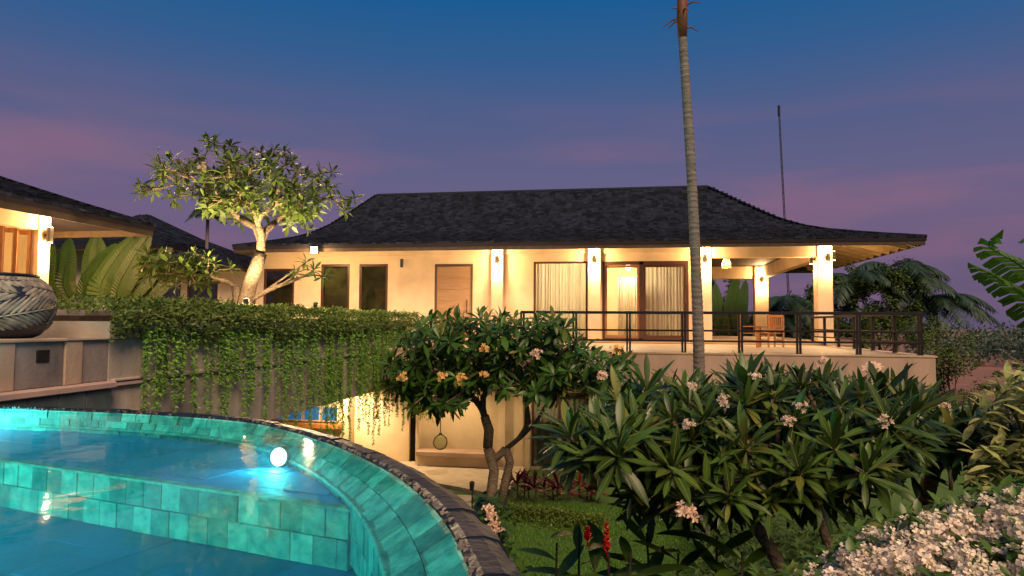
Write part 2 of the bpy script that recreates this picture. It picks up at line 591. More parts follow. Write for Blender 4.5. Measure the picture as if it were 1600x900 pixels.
def build_lawn():
    n = 26000
    r = np.random.RandomState(3)
    m = MB()
    vs_, fs, cs = [], [], []
    for i in range(n):
        x, y = r.uniform(-5.2, 2.5), r.uniform(9.5, 17.2)
        if x < -3.3 and y > 15.3:
            continue
        z = ground_h(x, y)
        a, h = r.uniform(0, 6.28), r.uniform(.03, .075)
        dx, dy = math.cos(a) * .012, math.sin(a) * .012
        lx, ly = r.uniform(-.03, .03), r.uniform(-.03, .03)
        k = len(vs_)
        vs_ += [(x - dx, y - dy, z - .005), (x + dx, y + dy, z - .005), (x + lx, y + ly, z + h)]
        fs.append((k, k + 1, k + 2))
        cs.append(r.uniform())
    m.v, m.f, m.c = vs_, fs, cs
    o = m.build('lawn_grass', grass_m, kind='stuff')
    tag(o, 'short clipped green lawn below the curved pool rim', 'grass')


build_lawn()

# ------------------------------------------------------------------ main villa
DZ = 3.81                 # deck floor
FY = 27.15                # facade plane
ZT = 7.56                 # wall top
house = thing('villa', 'long cream villa with dark shingled hip roof, lit facade and raised deck', 'house', (-3, 27.15, 0))


def wall_with_openings(m, x0, x1, z0, z1, y0, y1, ops):
    """wall slab along x with rectangular openings (xa, xb, za, zb)"""
    ops = sorted(ops)
    x = x0
    for xa, xb, za, zb in ops:
        if xa > x:
            m.box(x, xa, y0, y1, z0, z1, .5)
        if za > z0:
            m.box(xa, xb, y0, y1, z0, za, .5)
        if zb < z1:
            m.box(xa, xb, y0, y1, zb, z1, .5)
        x = xb
    if x < x1:
        m.box(x, x1, y0, y1, z0, z1, .5)


WINS = [(-15.55, -14.11, 4.3, 6.84), (-12.88, -11.57, 4.3, 7.02), (-11.14, -9.86, 4.3, 7.01)]
DOOR = (-7.81, -6.17, DZ + .1, 6.99)
WC = (-3.63, -1.43, DZ + .1, 7.05)
SL = (-.84, 2.52, DZ + .1, 7.03)
m = MB()
wall_with_openings(m, -15.7, 3.38, DZ + .1, ZT + .15, FY + .12, FY + .42, WINS + [DOOR, WC, SL])
m.box(3.08, 3.38, FY + .42, 38.0, DZ + .1, ZT + .15, .5)        # gable wall of the room beside the porch
m.box(-15.7, 3.38, 38.0, 38.3, DZ + .1, ZT + .15, .5)
m.box(-15.9, -15.7, FY + .12, 38.3, DZ + .1, ZT + .15, .5)
m.build('wall', stucco, house)
m = MB()
m.box(-15.68, 3.06, 31.5, 31.7, DZ + .1, ZT, .5)                  # partition behind the front rooms
m.build('partition_wall', stucco_low, house)
MB().box(-15.68, 3.06, FY + .44, 31.48, DZ + .05, DZ + .11, .5).build('room_floor', doorwood, house)
MB().box(-15.7, 7.7, FY + .45, 38.0, ZT + .16, ZT + .22, .5).build('ceiling', eavewood, house)
# pillars on the facade line
for x0, x1 in ((-5.34, -4.86), (-1.40, -.90), (2.87, 3.38)):
    MB().bbox(x0, x1, FY - .14, FY + .115, DZ + .1, ZT + .1, .012, .5).build('pillar', stucco, house)
for x0, x1, y0, y1 in ((7.25, 7.80, FY - .14, FY + .42), (6.95, 7.65, 37.7, 38.3), (3.40, 3.8, 37.7, 38.28)):
    c = MB().bbox(x0, x1, y0, y1, DZ + .1, ZT + .1, .012, .5).build('pillar', stucco, house)
    MB().bbox(x0 - .03, x1 + .03, y0 - .03, y1 + .03, DZ + .1, DZ + .22, .012, .5).build('pillar_base', stucco_low, c)
# porch beams
for b in ((3.385, 7.245, FY - .10, FY + .25, 7.12, ZT + .12), (7.34, 7.70, FY + .425, 37.695, 7.08, ZT + .12), (3.81, 6.945, 37.8, 38.2, 7.02, ZT + .12)):
    MB().bbox(*b, .012, .5).build('beam', stucco, house)
# projecting band under the eave along the facade
MB().bbox(-15.7, 2.86, FY + .04, FY + .118, 7.36, ZT + .1, .01, .5).build('eave_band', stucco, house)
# step in front of the wall and deck slab
MB().bbox(-6.5, 7.95, 25.3, 38.6, DZ + .002, DZ + .10, .015, .5).build('house_step', deck_mat, house)
dk = MB()
dk.box(-6.5, 7.27, 17.4, 25.3, DZ - .82, DZ - .04, .5)
dk.box(-15.9, 7.9, 25.3, 38.8, DZ - .82, DZ - .04, .5)
slab = dk.build('deck_slab', slab_mat, house)
# deck paving: individual stone slabs in courses
pave_me = None
for iy in range(10):
    for ix in range(17):
        x0, y0 = -6.5 + ix * .812, 17.38 + iy * .792
        if x0 > 7.0:
            continue
        MB().box(x0 + .003, min(x0 + .808, 7.30), y0 + .003, y0 + .789, DZ - .04, DZ + .0, rng.random()).build('paving_slab', deck_mat, slab)


def window(op, parent, panels=1, inner=None, fr=.07, depth=.10):
    x0, x1, z0, z1 = op
    y = FY + .14
    w = MB()
    w.bbox(x0, x0 + fr, y, y + depth, z0, z1, .006)
    w.bbox(x1 - fr, x1, y, y + depth, z0, z1, .006)
    w.bbox(x0 + fr, x1 - fr, y, y + depth, z1 - fr, z1, .006)
    w.bbox(x0 + fr, x1 - fr, y, y + depth, z0, z0 + fr, .006)
    wo = w.build('window_frame', dkwood, parent)
    return wo


for i, op in enumerate(WINS):
    w = window(op, house, fr=.11)
    x0, x1, z0, z1 = op
    MB().box(x0 + .11, x1 - .11, FY + .19, FY + .196, z0 + .11, z1 - .11).build('pane', dimglass, w)
    MB().box(x0 + .02, x1 - .02, FY + .33, FY + .35, z0, z1, .5).build('blind', blind, w)
    MB().bbox(x0 - .06, x1 + .06, FY + .05, FY + .135, z0 - .07, z0 - .002, .008).build('sill', stucco, w)
# timber door with pull
d = window(DOOR, house, fr=.09)
for k in range(6):
    z0 = DOOR[2] + .09 + k * .48
    MB().bbox(DOOR[0] + .09, DOOR[1] - .09, FY + .17, FY + .21, z0 + .003, min(z0 + .477, DOOR[3] - .09), .004).build('door_plank', timberpanel, d)
MB().tube([(DOOR[1] - .25, FY + .14, 4.9), (DOOR[1] - .25, FY + .14, 5.5)], .018).build('pull_handle', fixmetal, d)


def curtain_strip(x0, x1, z0, z1, y, folds, amp=.055):
    m = MB()
    n = int(folds * 8)
    vs_, fs = [], []
    for i in range(n + 1):
        x = x0 + (x1 - x0) * i / n
        ph = i / n * folds * 2 * math.pi + 1.6 * math.sin(i * .083 + x0) + .9 * math.sin(i * .19 + x1)
        a = amp * (.7 + .4 * math.sin(i * .23))
        vs_ += [(x, y + a * math.sin(ph) + .02, z1), (x + .02 * math.sin(i * .31), y + a * 1.25 * math.sin(ph + .2), z0)]
    for i in range(n):
        fs.append((2 * i, 2 * i + 1, 2 * i + 3, 2 * i + 2))
    return m.add(vs_, fs, .5)


w = window(WC, house, fr=.08)
MB().box(WC[0] + .08, WC[1] - .08, FY + .19, FY + .196, WC[2] + .08, WC[3] - .08).build('pane', glass, w)
curtain_strip(WC[0] + .02, WC[1] - .02, WC[2] + .03, WC[3], FY + .52, 17).build('curtain', curtain, w, smooth=True)
# sliding doors: jambs, header, two leaves
w = MB()
for x in (SL[0], .62, SL[1] - .09):
    w.bbox(x, x + (.16 if x == .62 else .10), FY + .10, FY + .22, SL[2], SL[3], .006)
w.bbox(SL[0] + .10, SL[1] - .10, FY + .10, FY + .2, SL[3] - .14, SL[3], .006)
w.bbox(SL[0] + .10, SL[1] - .10, FY + .10, FY + .2, SL[2], SL[2] + .05, .006)
sl = w.build('sliding_door', dkwood, house)
for xa, xb, yy in ((SL[0] + .10, .62, FY + .23), (.78, SL[1] - .10, FY + .14)):
    f = MB()
    f.bbox(xa, xa + .09, yy, yy + .05, SL[2] + .05, SL[3] - .14, .005)
    f.bbox(xb - .09, xb, yy, yy + .05, SL[2] + .05, SL[3] - .14, .005)
    f.bbox(xa + .09, xb - .09, yy, yy + .05, SL[3] - .24, SL[3] - .14, .005)
    f.bbox(xa + .09, xb - .09, yy, yy + .05, SL[2] + .05, SL[2] + .17, .005)
    lf = f.build('door_leaf', doorwood if xa < 0 else dkwood, sl)
for xa, xb, yy in ((SL[0] + .20, .53, FY + .25), (.87, SL[1] - .19, FY + .165)):
    MB().box(xa, xb, yy, yy + .006, SL[2] + .17, SL[3] - .24).build('pane', glass, sl)
curtain_strip(.70, SL[1] + .1, SL[2], SL[3], FY + .56, 14).build('curtain', curtain, sl, smooth=True)
curtain_strip(-.25, .62, SL[2], SL[3] - .5, FY + 1.9, 8).build('curtain', curtain, sl, smooth=True)

# ---- roof
EX0, EX1, EY0, EY1, EZ = -16.15, 10.6, 25.8, 39.2, 7.68
RW = 6.7
PROF = [(0, 0), (.13, .20), (.25, .40), (.38, .64), (.49, .91), (.56, 1.16), (.64, 1.47), (.80, 2.27), (1.0, 3.32)]


def prof(t, P=PROF):
    t = max(0, min(1, t))
    for (a, za), (b, zb) in zip(P, P[1:]):
        if t <= b:
            return za + (zb - za) * (t - a) / (b - a)
    return P[-1][1]


def hip_roof(parent, x0, x1, y0, y1, z, w, P, scale=1.0, sh_w=.24, expo=.21, faces=('F', 'R', 'L', 'B'), thick=.14, overhang_floor=None, rseed=1, wl=None):
    """flared hip roof: underlay surface, joined shingle courses, fascia boards, ridge cap; returns roof part"""
    r = random.Random(rseed)
    wl = wl or w
    kl = wl / w
    yr = (y0 + y1) / 2
    T = [p[0] for p in P]
    und = MB()

    def ring(t, dz=0):
        o = t * w
        oy = min(o, (y1 - y0) / 2)
        return [(x0 + o * kl, y0 + oy, z + prof(t, P) * scale + dz), (x1 - o, y0 + oy, z + prof(t, P) * scale + dz),
                (x1 - o, y1 - oy, z + prof(t, P) * scale + dz), (x0 + o * kl, y1 - oy, z + prof(t, P) * scale + dz)]
    rings = [ring(t) for t in T]
    for a, b in zip(rings, rings[1:]):
        for k in range(4):
            j = (k + 1) % 4
            und.add([a[k], a[j], b[j], b[k]], [(0, 1, 2, 3)], .5)
    low = [ring(t, -thick) for t in T]
    for a, b in zip(low, low[1:]):
        for k in range(4):
            j = (k + 1) % 4
            und.add([a[k], a[j], b[j], b[k]], [(0, 3, 2, 1)], .5)
    for k in range(4):
        j = (k + 1) % 4
        und.add([low[0][k], low[0][j], rings[0][j], rings[0][k]], [(0, 1, 2, 3)], .5)
    roof = und.build('roof', roofbase, parent)
    sh = MB()
    # courses
    ts, t = [], 0.0
    while t < .995:
        ts.append(t)
        sl_ = (prof(t + .01, P) - prof(t, P)) * scale / (.01 * w)
        t += expo / math.sqrt(1 + sl_ * sl_) / w
    hw = (y1 - y0) / 2
    for ti in ts:
        t2 = min(ti + (ts[1] - ts[0]) * 1.5, 1)
        za, zb = z + prof(ti, P) * scale, z + prof(t2, P) * scale
        oa, ob = ti * w, t2 * w
        ya, yb = min(oa, hw), min(ob, hw)
        for fc in faces:
            if fc in 'FB':
                s0, s1 = x0 + oa * kl, x1 - oa
            else:
                s0, s1 = y0 + ya, y1 - ya
            s = s0 - r.random() * sh_w
            while s < s1:
                wd = sh_w * r.uniform(.6, 1.2)
                a_, b_ = max(s, s0), min(s + wd - .012, s1)
                s += wd
                if b_ - a_ < .05:
                    continue
                lift = r.uniform(.035, .085)
                drop = r.uniform(-.02, .03)
                tilt = r.uniform(-.008, .008)

                def P3(q, o_, oy_, zz):
                    if fc == 'F':
                        return (q, y0 + oy_, zz)
                    if fc == 'B':
                        return (q, y1 - oy_, zz)
                    if fc == 'R':
                        return (x1 - o_, q, zz)
                    return (x0 + o_ * kl, q, zz)
                oa2, ya2 = oa - drop, ya - drop
                v = [P3(a_, oa2, ya2, za + .004), P3(b_, oa2, ya2, za + .004), P3(b_, ob, yb, zb + .006), P3(a_, ob, yb, zb + .006),
                     P3(a_, oa2, ya2, za + lift + tilt), P3(b_, oa2, ya2, za + lift - tilt), P3(b_, ob, yb, zb + .014), P3(a_, ob, yb, zb + .014)]
                sh.add(v, [(4, 5, 6, 7), (0, 1, 5, 4), (1, 2, 6, 5), (3, 0, 4, 7)], r.random())
    sh.build('shingles', shingle, roof, kind='stuff')
    # ridge and hips
    cap = MB()
    top = z + P[-1][1] * scale
    cap.tube([(x0 + wl, yr, top + .0), (x1 - w, yr, top + .0)], .09, 8)
    for sx, xe in ((kl, x0), (-1, x1)):
        for sy, ye in ((1, y0), (-1, y1)):
            cap.tube([(xe + sx * t * w, ye + sy * min(t * w, hw), z + prof(t, P) * scale + .02) for t in T], .06, 6)
    cap.build('ridge_cap', shingle, roof)
    f = MB()
    h = .24
    f.box(x0 + .04, x1 - .04, y0 + .02, y0 + .06, z - thick - h + .1, z - .02)
    f.box(x0 + .04, x1 - .04, y1 - .06, y1 - .02, z - thick - h + .1, z - .02)
    f.box(x0 + .02, x0 + .06, y0 + .06, y1 - .06, z - thick - h + .1, z - .02)
    f.box(x1 - .06, x1 - .02, y0 + .06, y1 - .06, z - thick - h + .1, z - .02)
    f.build('fascia_board', eavewood, roof)
    return roof


roof = hip_roof(house, EX0, EX1, EY0, EY1, EZ, RW, PROF, wl=3.75)
# rafters under the eaves: right side overhang and front
for k in range(15):
    y = 26.3 + k * .86
    xs_ = max(7.72, EX1 - (y - EY0) * .92, EX1 - (EY1 - y) * .92)
    if EX1 - xs_ < .3:
        continue
    MB().beam((xs_, y, EZ + prof((EX1 - xs_) / RW) - .25), (EX1 - .14, y, EZ - .23), .11, .17).build('rafter', rafterwood, roof)
for k in range(40):
    x = EX0 + .5 + k * .73
    if x > 9.6:
        continue
    MB().beam((x, 27.3, 7.80), (x, EY0 + .08, 7.50), .06, .10).build('rafter', eavewood, roof)

# ---- annex glimpsed between the lit frangipani and the traveller palms
ax_ = thing('garden_annex', 'low cream annex with dark framed windows behind the lit frangipani', 'annex', (-20, 29, 3.8))
aw = MB()
wall_with_openings(aw, -23.6, -17.0, 3.6, 7.0, 28.6, 28.9, [(-21.9, -20.5, 4.6, 6.5), (-20.2, -18.6, 4.6, 6.5)])
aw.box(-23.6, -17.0, 33.7, 34.0, 3.6, 7.0, .5)
aw.box(-17.3, -17.0, 28.9, 33.7, 3.6, 7.0, .5)
aw.build('wall', stucco, ax_)
for x0, x1 in ((-21.9, -20.5), (-20.2, -18.6)):
    f = MB()
    for q in ((x0, x0 + .1, 4.6, 6.5), (x1 - .1, x1, 4.6, 6.5), (x0 + .1, x1 - .1, 6.36, 6.5), (x0 + .1, x1 - .1, 4.6, 4.7)):
        f.bbox(q[0], q[1], 28.66, 28.76, q[2], q[3], .006)
    fo = f.build('window_frame', dkwood, ax_)
    MB().box(x0 + .1, x1 - .1, 28.70, 28.706, 4.7, 6.36).build('pane', dimglass, fo)
    curtain_strip(x0, x1, 4.6, 6.5, 29.1, 9).build('curtain', curtain, fo, smooth=True)
hip_roof(ax_, -24.6, -16.8, 27.6, 35.0, 7.05, 3.5, [(0, 0), (.5, .45), (1, 1.1)], sh_w=.24, expo=.22, faces=('F', 'R'), rseed=12)

# ---- lower storey under the deck
low = MB()
LY = 20.9
wall_with_openings(low, -12.0, 7.0, -.1, DZ - .82, LY, LY + .3, [(-6.76, -6.44, .1, 2.3), (-2.83, -1.06, .1, 2.4), (-.3, 2.6, .1, 2.4)])
low.box(-12.3, -12.0, 11.0, LY + .3, -.1, 2.68, .5)
low.box(6.7, 7.0, LY + .3, 30, -.1, DZ - .82, .5)
low.box(-12.0, 6.7, 24.5, 24.7, -.1, DZ - .82, .5)
low.build('lower_wall', stucco_low, house)
for x0, x1, y0 in ((-6.44, -6.34, 20.55), (-3.86, -3.62, 20.72), (-3.0, -2.84, 20.72), (-8.80, -8.60, 20.45)):
    MB().bbox(x0, x1, y0, LY - .002, -.05, DZ - .83, .01).build('pilaster', stucco_low, house)
MB().bbox(-6.33, -3.87, 20.35, LY - .003, .10, .42, .01).build('bench_base', stucco_low, house)
MB().bbox(-6.335, -3.865, 20.22, LY - .004, .422, .56, .01).build('bench_seat', slab_mat, house)
MB().box(-6.76, -6.44, LY + .12, LY + .16, .1, 2.3).build('doorway_dark', black, house)  # black sheet set in the narrow doorway for the dark inside it
w = MB()
for x in (-2.83, -1.99, -1.13):
    w.bbox(x, x + .07, LY + .05, LY + .13, .1, 2.4, .005)
w.bbox(-2.76, -1.13, LY + .05, LY + .13, 2.32, 2.4, .005)
lw = w.build('garden_door', dkwood, house)
MB().box(-2.76, -1.13, LY + .08, LY + .086, .1, 2.32).build('pane', glass, lw)
curtain_strip(-2.8, -1.05, .12, 2.4, LY + .42, 11, .07).build('curtain', curtain, lw, smooth=True)
w = MB()
for x in (-.3, 1.1, 2.53):
    w.bbox(x, x + .07, LY + .05, LY + .13, .1, 2.4, .005)
lw = w.build('garden_door', dkwood, house)
MB().box(-.23, 2.53, LY + .08, LY + .086, .1, 2.38).build('pane', dimglass, lw)
# glowing blue panes stand in for pool reflections under the planter slab
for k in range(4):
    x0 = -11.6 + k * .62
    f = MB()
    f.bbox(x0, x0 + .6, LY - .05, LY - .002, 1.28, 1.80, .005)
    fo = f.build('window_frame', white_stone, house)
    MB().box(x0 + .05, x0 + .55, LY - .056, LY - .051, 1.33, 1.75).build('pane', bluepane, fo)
MB().bbox(-11.7, -9.0, LY - .25, LY - .06, 1.08, 1.22, .01).build('wood_shelf', teak, house)
# platform in front of the bench and stepping pads
pl = MB().poly_prism([(-9.6, 20.88), (-9.6, 19.2), (-6.07, 18.75), (-3.3, 17.4), (-3.0, 18.0), (-3.0, 20.88)], -.05, .10)
tag(pl.build('stone_platform', stone_pad), 'pale stone terrace platform under the deck beside the built-in bench', 'platform')
for cx, cy_, lab in ((-4.15, 16.95, 'pale square stepping stone touching the terrace platform'), (-3.98, 16.2, 'pale square stepping stone one stride out from the terrace platform')):
    p = MB()
    p.bbox(cx - .36, cx + .36, cy_ - .27, cy_ + .27, .0, .085, .012)
    tag(p.build('stepping_stone', stone_pad), lab, 'stepping stone', 'stepping stones to the terrace')

# ------------------------------------------------------------------ railings
rail = thing('balcony_railing', 'black metal deck railing with three rails on flat posts', 'railing', (0, 17.55, DZ))
RX = [-6.45 + 1.375 * i for i in range(10)]
RX[-1] = 6.95
RX = [7.0 - 1.375 * i for i in range(8)]


def post(x, y, ax):
    p = MB()
    for s in (-1, 1):
        if ax == 'x':
            p.bbox(x + s * .036 - .024, x + s * .036 + .024, y - .035, y + .035, DZ + .0, DZ + 1.0, .003)
        else:
            p.bbox(x - .035, x + .035, y + s * .036 - .024, y + s * .036 + .024, DZ + .0, DZ + 1.0, .003)
    p.box(x - .06, x + .06, y - .06, y + .06, DZ, DZ + .012)
    p.build('post', metal, rail)


for x in RX:
    post(x, 17.55, 'x')
for k in range(1, 7):
    post(7.0, 17.55 + 1.55 * k, 'y')
for zz, hh in ((1.0, .036), (.55, .024), (.29, .024)):
    MB().bbox(RX[-1] - .05, 7.06, 17.52, 17.58, DZ + zz - hh, DZ + zz + hh, .004).build('rail', metal, rail)
    MB().bbox(6.97, 7.03, 17.585, FY - .16, DZ + zz - hh, DZ + zz + hh, .004).build('rail', metal, rail)
rb = thing('balcony_railing', 'short metal railing closing the far side of the lit porch', 'railing', (5, 38.4, DZ + .1))
for k in range(6):
    x = 3.5 + k * .72
    MB().bbox(x - .03, x + .03, 38.37, 38.43, DZ + .1, DZ + 1.05, .004).build('post', dkwood, rb)
for zz in (1.0, .6, .33):
    MB().bbox(3.4, 7.2, 38.33, 38.37, DZ + .1 + zz - .025, DZ + .1 + zz + .025, .004).build('rail', dkwood, rb)


# ------------------------------------------------------------------ lamps on the villa
def wall_lamp(x, y, z, label, nx=0, ny=-1, lit=True, power=55, r=.065, h=.34, off=.13):
    t = thing('wall_lamp', label, 'lamp', (x, y, z), 'up and down lamps on the pillars' if lit else None)
    cx, cyy = x + nx * off, y + ny * off
    b = MB()
    b.lathe((cx, cyy, z), [(r * .75, -h / 2 + .012), (r, -h / 2), (r, h / 2), (r * .75, h / 2 - .012)], 20)
    b.build('lamp_body', fixmetal, t, smooth=False)
    MB().beam((x, y, z), (cx, cyy, z), .04, .06).build('bracket', fixmetal, t)
    if lit:
        for s in (-1, 1):
            e = MB().lathe((cx, cyy, z + s * (h / 2 + .004)), [(r * .72, -.006), (r * .72, .006)], 16)
            e.build('bulb', bulb, t)
            lamp('lamp_light', 'SPOT', (cx, cyy, z + s * (h / 2 + .05)), power * (1.35 if s < 0 else .8), WARM2, t, .04, 150, (nx * .12 , ny * .12, s), 1.0)
            lamp('lamp_light', 'POINT', (cx + nx * .12, cyy + ny * .12, z + s * (h / 2 + .10)), power * .42, WARM, t, .08)
    return t


wall_lamp(-5.10, FY - .14, 7.12, 'lit up-down lamp on the pillar beside the plain timber door', power=150)
wall_lamp(-1.15, FY - .14, 7.10, 'lit up-down lamp on the pillar between curtained window and sliding door', power=150)
wall_lamp(3.12, FY - .14, 7.08, 'lit up-down lamp on the porch pillar beside the palm trunk', power=150)
wall_lamp(7.62, FY - .14, 7.08, 'lit up-down lamp on the front of the corner porch pillar', power=120)
wall_lamp(7.80, FY + .14, 7.18, 'lit up-down lamp on the outer side of the corner porch pillar', 1, 0, power=75)
wall_lamp(7.25, FY + .14, 7.05, 'lit up-down lamp on the inner side of the corner porch pillar', -1, 0, power=60)
wall_lamp(7.28, 37.7, 6.95, 'lit up-down lamp on the rear porch pillar', power=150)
wall_lamp(-9.22, FY + .118, 7.02, 'unlit black cylinder lamp on the wall between window and timber door', lit=False)

t = thing('pendant_lamp', 'glowing woven bell lantern hanging in the open porch', 'lamp', (4.52, 31, 7.06))
MB().tube([(4.52, 31, 7.55), (4.52, 31, ZT + .18)], .012, 6).build('cord', fixmetal, t)
w = MB()
for k in range(16):
    a = k / 16 * 6.283
    w.tube([(4.52 + r_ * math.cos(a), 31 + r_ * math.sin(a), 7.06 + h_) for r_, h_ in ((.20, 0), (.19, .2), (.13, .36), (.05, .48))], .008, 4)
for r_, h_ in ((.20, .0), (.195, .13), (.165, .27), (.05, .48)):
    w.tube([(4.52 + r_ * math.cos(k / 12 * 6.283), 31 + r_ * math.sin(k / 12 * 6.283), 7.06 + h_) for k in range(13)], .009, 4, False)
w.build('shade', rafterwood, t)
MB().lathe((4.52, 31, 7.28), [(.02, -.06), (.06, -.03), (.06, .03), (.02, .07)], 12).build('bulb', warmbulb, t)
lamp('lamp_light', 'POINT', (4.52, 31, 7.28), 190, WARM, t, .10)

p = Vector((-12.4, 25.62, 7.45))
t = thing('flood_lamp', 'bright square flood lamp fixed at the villa eave beside the frangipani', 'lamp', p)
MB().bbox(p.x - .16, p.x + .16, p.y - .05, p.y + .07, p.z - .14, p.z + .14, .015).build('housing', fixmetal, t)
MB().bbox(p.x - .14, p.x + .14, p.y - .062, p.y - .052, p.z - .12, p.z + .12, .003).build('lens', mat('flood_lens', (1, 1, 1), .4, .3, emit=(1, .86, .6), estr=28), t)
MB().beam((p.x, p.y + .06, p.z + .05), (p.x, p.y + .3, p.z + .12), .05, .05).build('bracket', fixmetal, t)
lamp('lamp_light', 'SPOT', (p.x, p.y - .1, p.z), 1500, WARM2, t, .12, 150, (.15, -.75, -.55), .8)
lamp('lamp_light', 'POINT', (p.x, p.y - .22, p.z - .16), 170, WARM, t, .10)


def ground_spot(loc, label, direction, power, cone=110, name='garden_spotlight', glow=True):
    t = thing(name, label, 'lamp', loc)
    L = Vector(loc)
    d_ = Vector(direction).normalized()
    MB().tube([L, L + Vector((0, 0, .18))], .012, 6).build('spike', fixmetal, t)
    h = L + Vector((0, 0, .2))
    MB().tube([h - d_ * .07, h + d_ * .05], [.045, .06], 14).build('housing', fixmetal, t)
    MB().tube([h + d_ * .051, h + d_ * .056], [.05, .05], 14).build('lens', bulb, t)
    lamp('lamp_light', 'SPOT', h + d_ * .08, power, WARM2, t, .04, cone, d_, .7)
    lamp('lamp_light', 'POINT', h + d_ * .09 + Vector((0, 0, .05)), power * .10, WARM2, t, .04)
    return t


ground_spot((-7.55, 12.6, 4.72), 'ground spotlight at the foot of the lit frangipani trunk', (-.15, .12, .98), 760, 135)
ground_spot((-7.3, 15.2, 4.72), 'ground spotlight glowing above the hedge before the narrow windows', (-.25, .7, .55), 900, 130)
ground_spot((-7.6, 18.6, 4.62), 'ground spotlight behind the far end of the hedge', (-.1, .8, .5), 700, 130)
ground_spot((-9.6, 10.6, 4.62), 'ground spotlight among the fronds behind the hedge corner', (-.35, .5, .7), 70, 120)

# room lights: pendant lamps inside the curtained rooms
for x, lab in ((-2.5, 'ceiling globe lamp behind the curtained window'), (.2, 'ceiling globe lamp behind the sliding door')):
    t = thing('ceiling_lamp', lab, 'lamp', (x, 29.6, 7.0))
    MB().tube([(x, 29.6, 7.12), (x, 29.6, ZT + .17)], .012, 6).build('cord', fixmetal, t)
    MB().lathe((x, 29.6, 7.0), [(.03, -.13), (.10, -.09), (.13, 0), (.10, .09), (.03, .13)], 16).build('globe', warmbulb, t, smooth=True)
    lamp('lamp_light', 'POINT', (x, 29.6, 6.8), 260, WARM2, t, .13)
# downlights in the deck soffit and under the planter slab
for (x, y, z, pw), lab in (((-5.2, 19.6, DZ - .86, 130), 'round downlight in the deck soffit above the bench'),
                           ((-2.4, 19.7, DZ - .86, 60), 'round downlight in the deck soffit above the garden door'),
                           ((-8.5, 19.9, 2.64, 420), 'round downlight under the planter slab')):
    t = thing('downlight', lab, 'lamp', (x, y, z))
    MB().lathe((x, y, z), [(.07, .05), (.07, -.01), (.055, -.012)], 16).build('trim_ring', fixmetal, t)
    MB().lathe((x, y, z - .016), [(.05, 0), (.05, .003)], 16).build('lens', bulb, t)
    lamp('lamp_light', 'SPOT', (x, y, z - .06), pw, WARM2, t, .05, 150, (0, .15, -1), .8)
# glass globe on a cord over the bench
g = at(688, 690, y=19.6)
t = thing('glass_globe', 'clear glass globe hanging on a thin cord above the bench', 'pendant', g)
MB().tube([(g.x, g.y, g.z + .2), (g.x, g.y, DZ - .84)], .012, 6).build('cord', metal, t)
MB().lathe(g, [(.05, -.24), (.15, -.19), (.21, -.09), (.22, 0), (.18, .12), (.09, .19), (.04, .22)], 20).build('globe', clear_mat('globe_glass', (.80, .86, .74), 1.18, .08), t, smooth=True)
MB().lathe(g, [(.045, .20), (.05, .24), (.02, .27)], 12).build('cap', metal, t)


# ------------------------------------------------------------------ wooden chairs on the deck
def chair(x, y, rot, label):
    t = thing('wooden_armchair', label, 'chair', (x, y, DZ))
    M_ = Matrix.Translation((x, y, DZ)) @ Matrix.Rotation(rot, 4, 'Z')

    def part(name, boxes):
        m = MB()
        for bx in boxes:
            m.bbox(*bx, .004)
        m.v = [tuple(M_ @ Vector(v)) for v in m.v]
        return m.build(name, teak, t)
    for sx in (-1, 1):
        part('leg', [(sx * .26 - .025, sx * .26 + .025, -.27, -.22, 0, .64)])
        part('leg', [(sx * .26 - .025, sx * .26 + .025, .22, .27, 0, 1.02)])
        part('armrest', [(sx * .27 - .035, sx * .27 + .035, -.30, .26, .642, .672)])
        part('stretcher', [(sx * .26 - .012, sx * .26 + .012, -.218, .218, .20, .24)])
    for k in range(6):
        part('seat_slat', [(-.235, .235, -.28 + k * .085, -.21 + k * .085, .43, .455)])
    part('top_rail', [(-.235, .235, .225, .262, .95, 1.03)])
    part('lower_rail', [(-.235, .235, .225, .262, .52, .57)])
    for k in range(7):
        x_ = -.205 + k * .068
        part('back_slat', [(x_ - .022, x_ + .022, .235, .252, .572, .948)])
    part('apron', [(-.235, .235, -.262, -.235, .36, .428)])
    return t


chair(3.92, 22.3, rad(75), 'teak slatted armchair behind the railing turned with its back to the palm')
chair(4.72, 22.9, rad(-160), 'teak slatted armchair facing the other one on the deck')

# ------------------------------------------------------------------ planter wall, upper terrace, pot
XW = -6.5
pw = thing('planter_wall', 'stained concrete planter wall with trailing plants beyond the pool', 'wall', (XW, 13, 2.69))
m = MB()
m.box(-9.2, XW, 7.7, 20.6, 2.69, 4.50, .5)
m.build('wall', concrete_wall, pw)
MB().bbox(-9.2, XW + .05, 7.75, 20.62, 3.70, 3.76, .01).build('string_course', concrete_wall, pw)
MB().box(-9.0, XW - .08, 8.4, 20.4, 4.48, 4.58, .5).build('planting_soil', soil, pw)
m = MB()
m.box(-9.2, XW - .02, 7.72, 11.3, 0, 2.688, .5)
m.build('footing', concrete_wall, pw)
ut = MB()
ut.box(-30, -9.2, 2.0, 21.0, 2.69, 4.38, .5)
ut.box(-9.2, -6.72, -3.0, 7.69, 2.69, 4.24, .5)
o = ut.build('upper_terrace', deck_mat, kind='structure')
pl_ = thing('plinth_wall', 'low mauve concrete plinth wall under the carved pot', 'wall', (XW, 6, 3.74))
spans = [(-3.0, 6.33, 'tan', 0.02), (6.34, 6.99, 'grey', 0.0), (7.0, 7.26, 'tan', .015), (7.27, 8.26, 'dark', -.01)]
for y0, y1, kind, proud in spans:
    MB().bbox(-6.72, XW + proud, y0, y1, 3.742, 4.26, .008).build('panel', {'tan': concrete_tan, 'grey': concrete, 'dark': concrete}[kind], pl_)
MB().bbox(-6.75, XW + .04, -3.0, 7.0, 4.262, 4.30, .008).build('cap', concrete_tan, pl_)
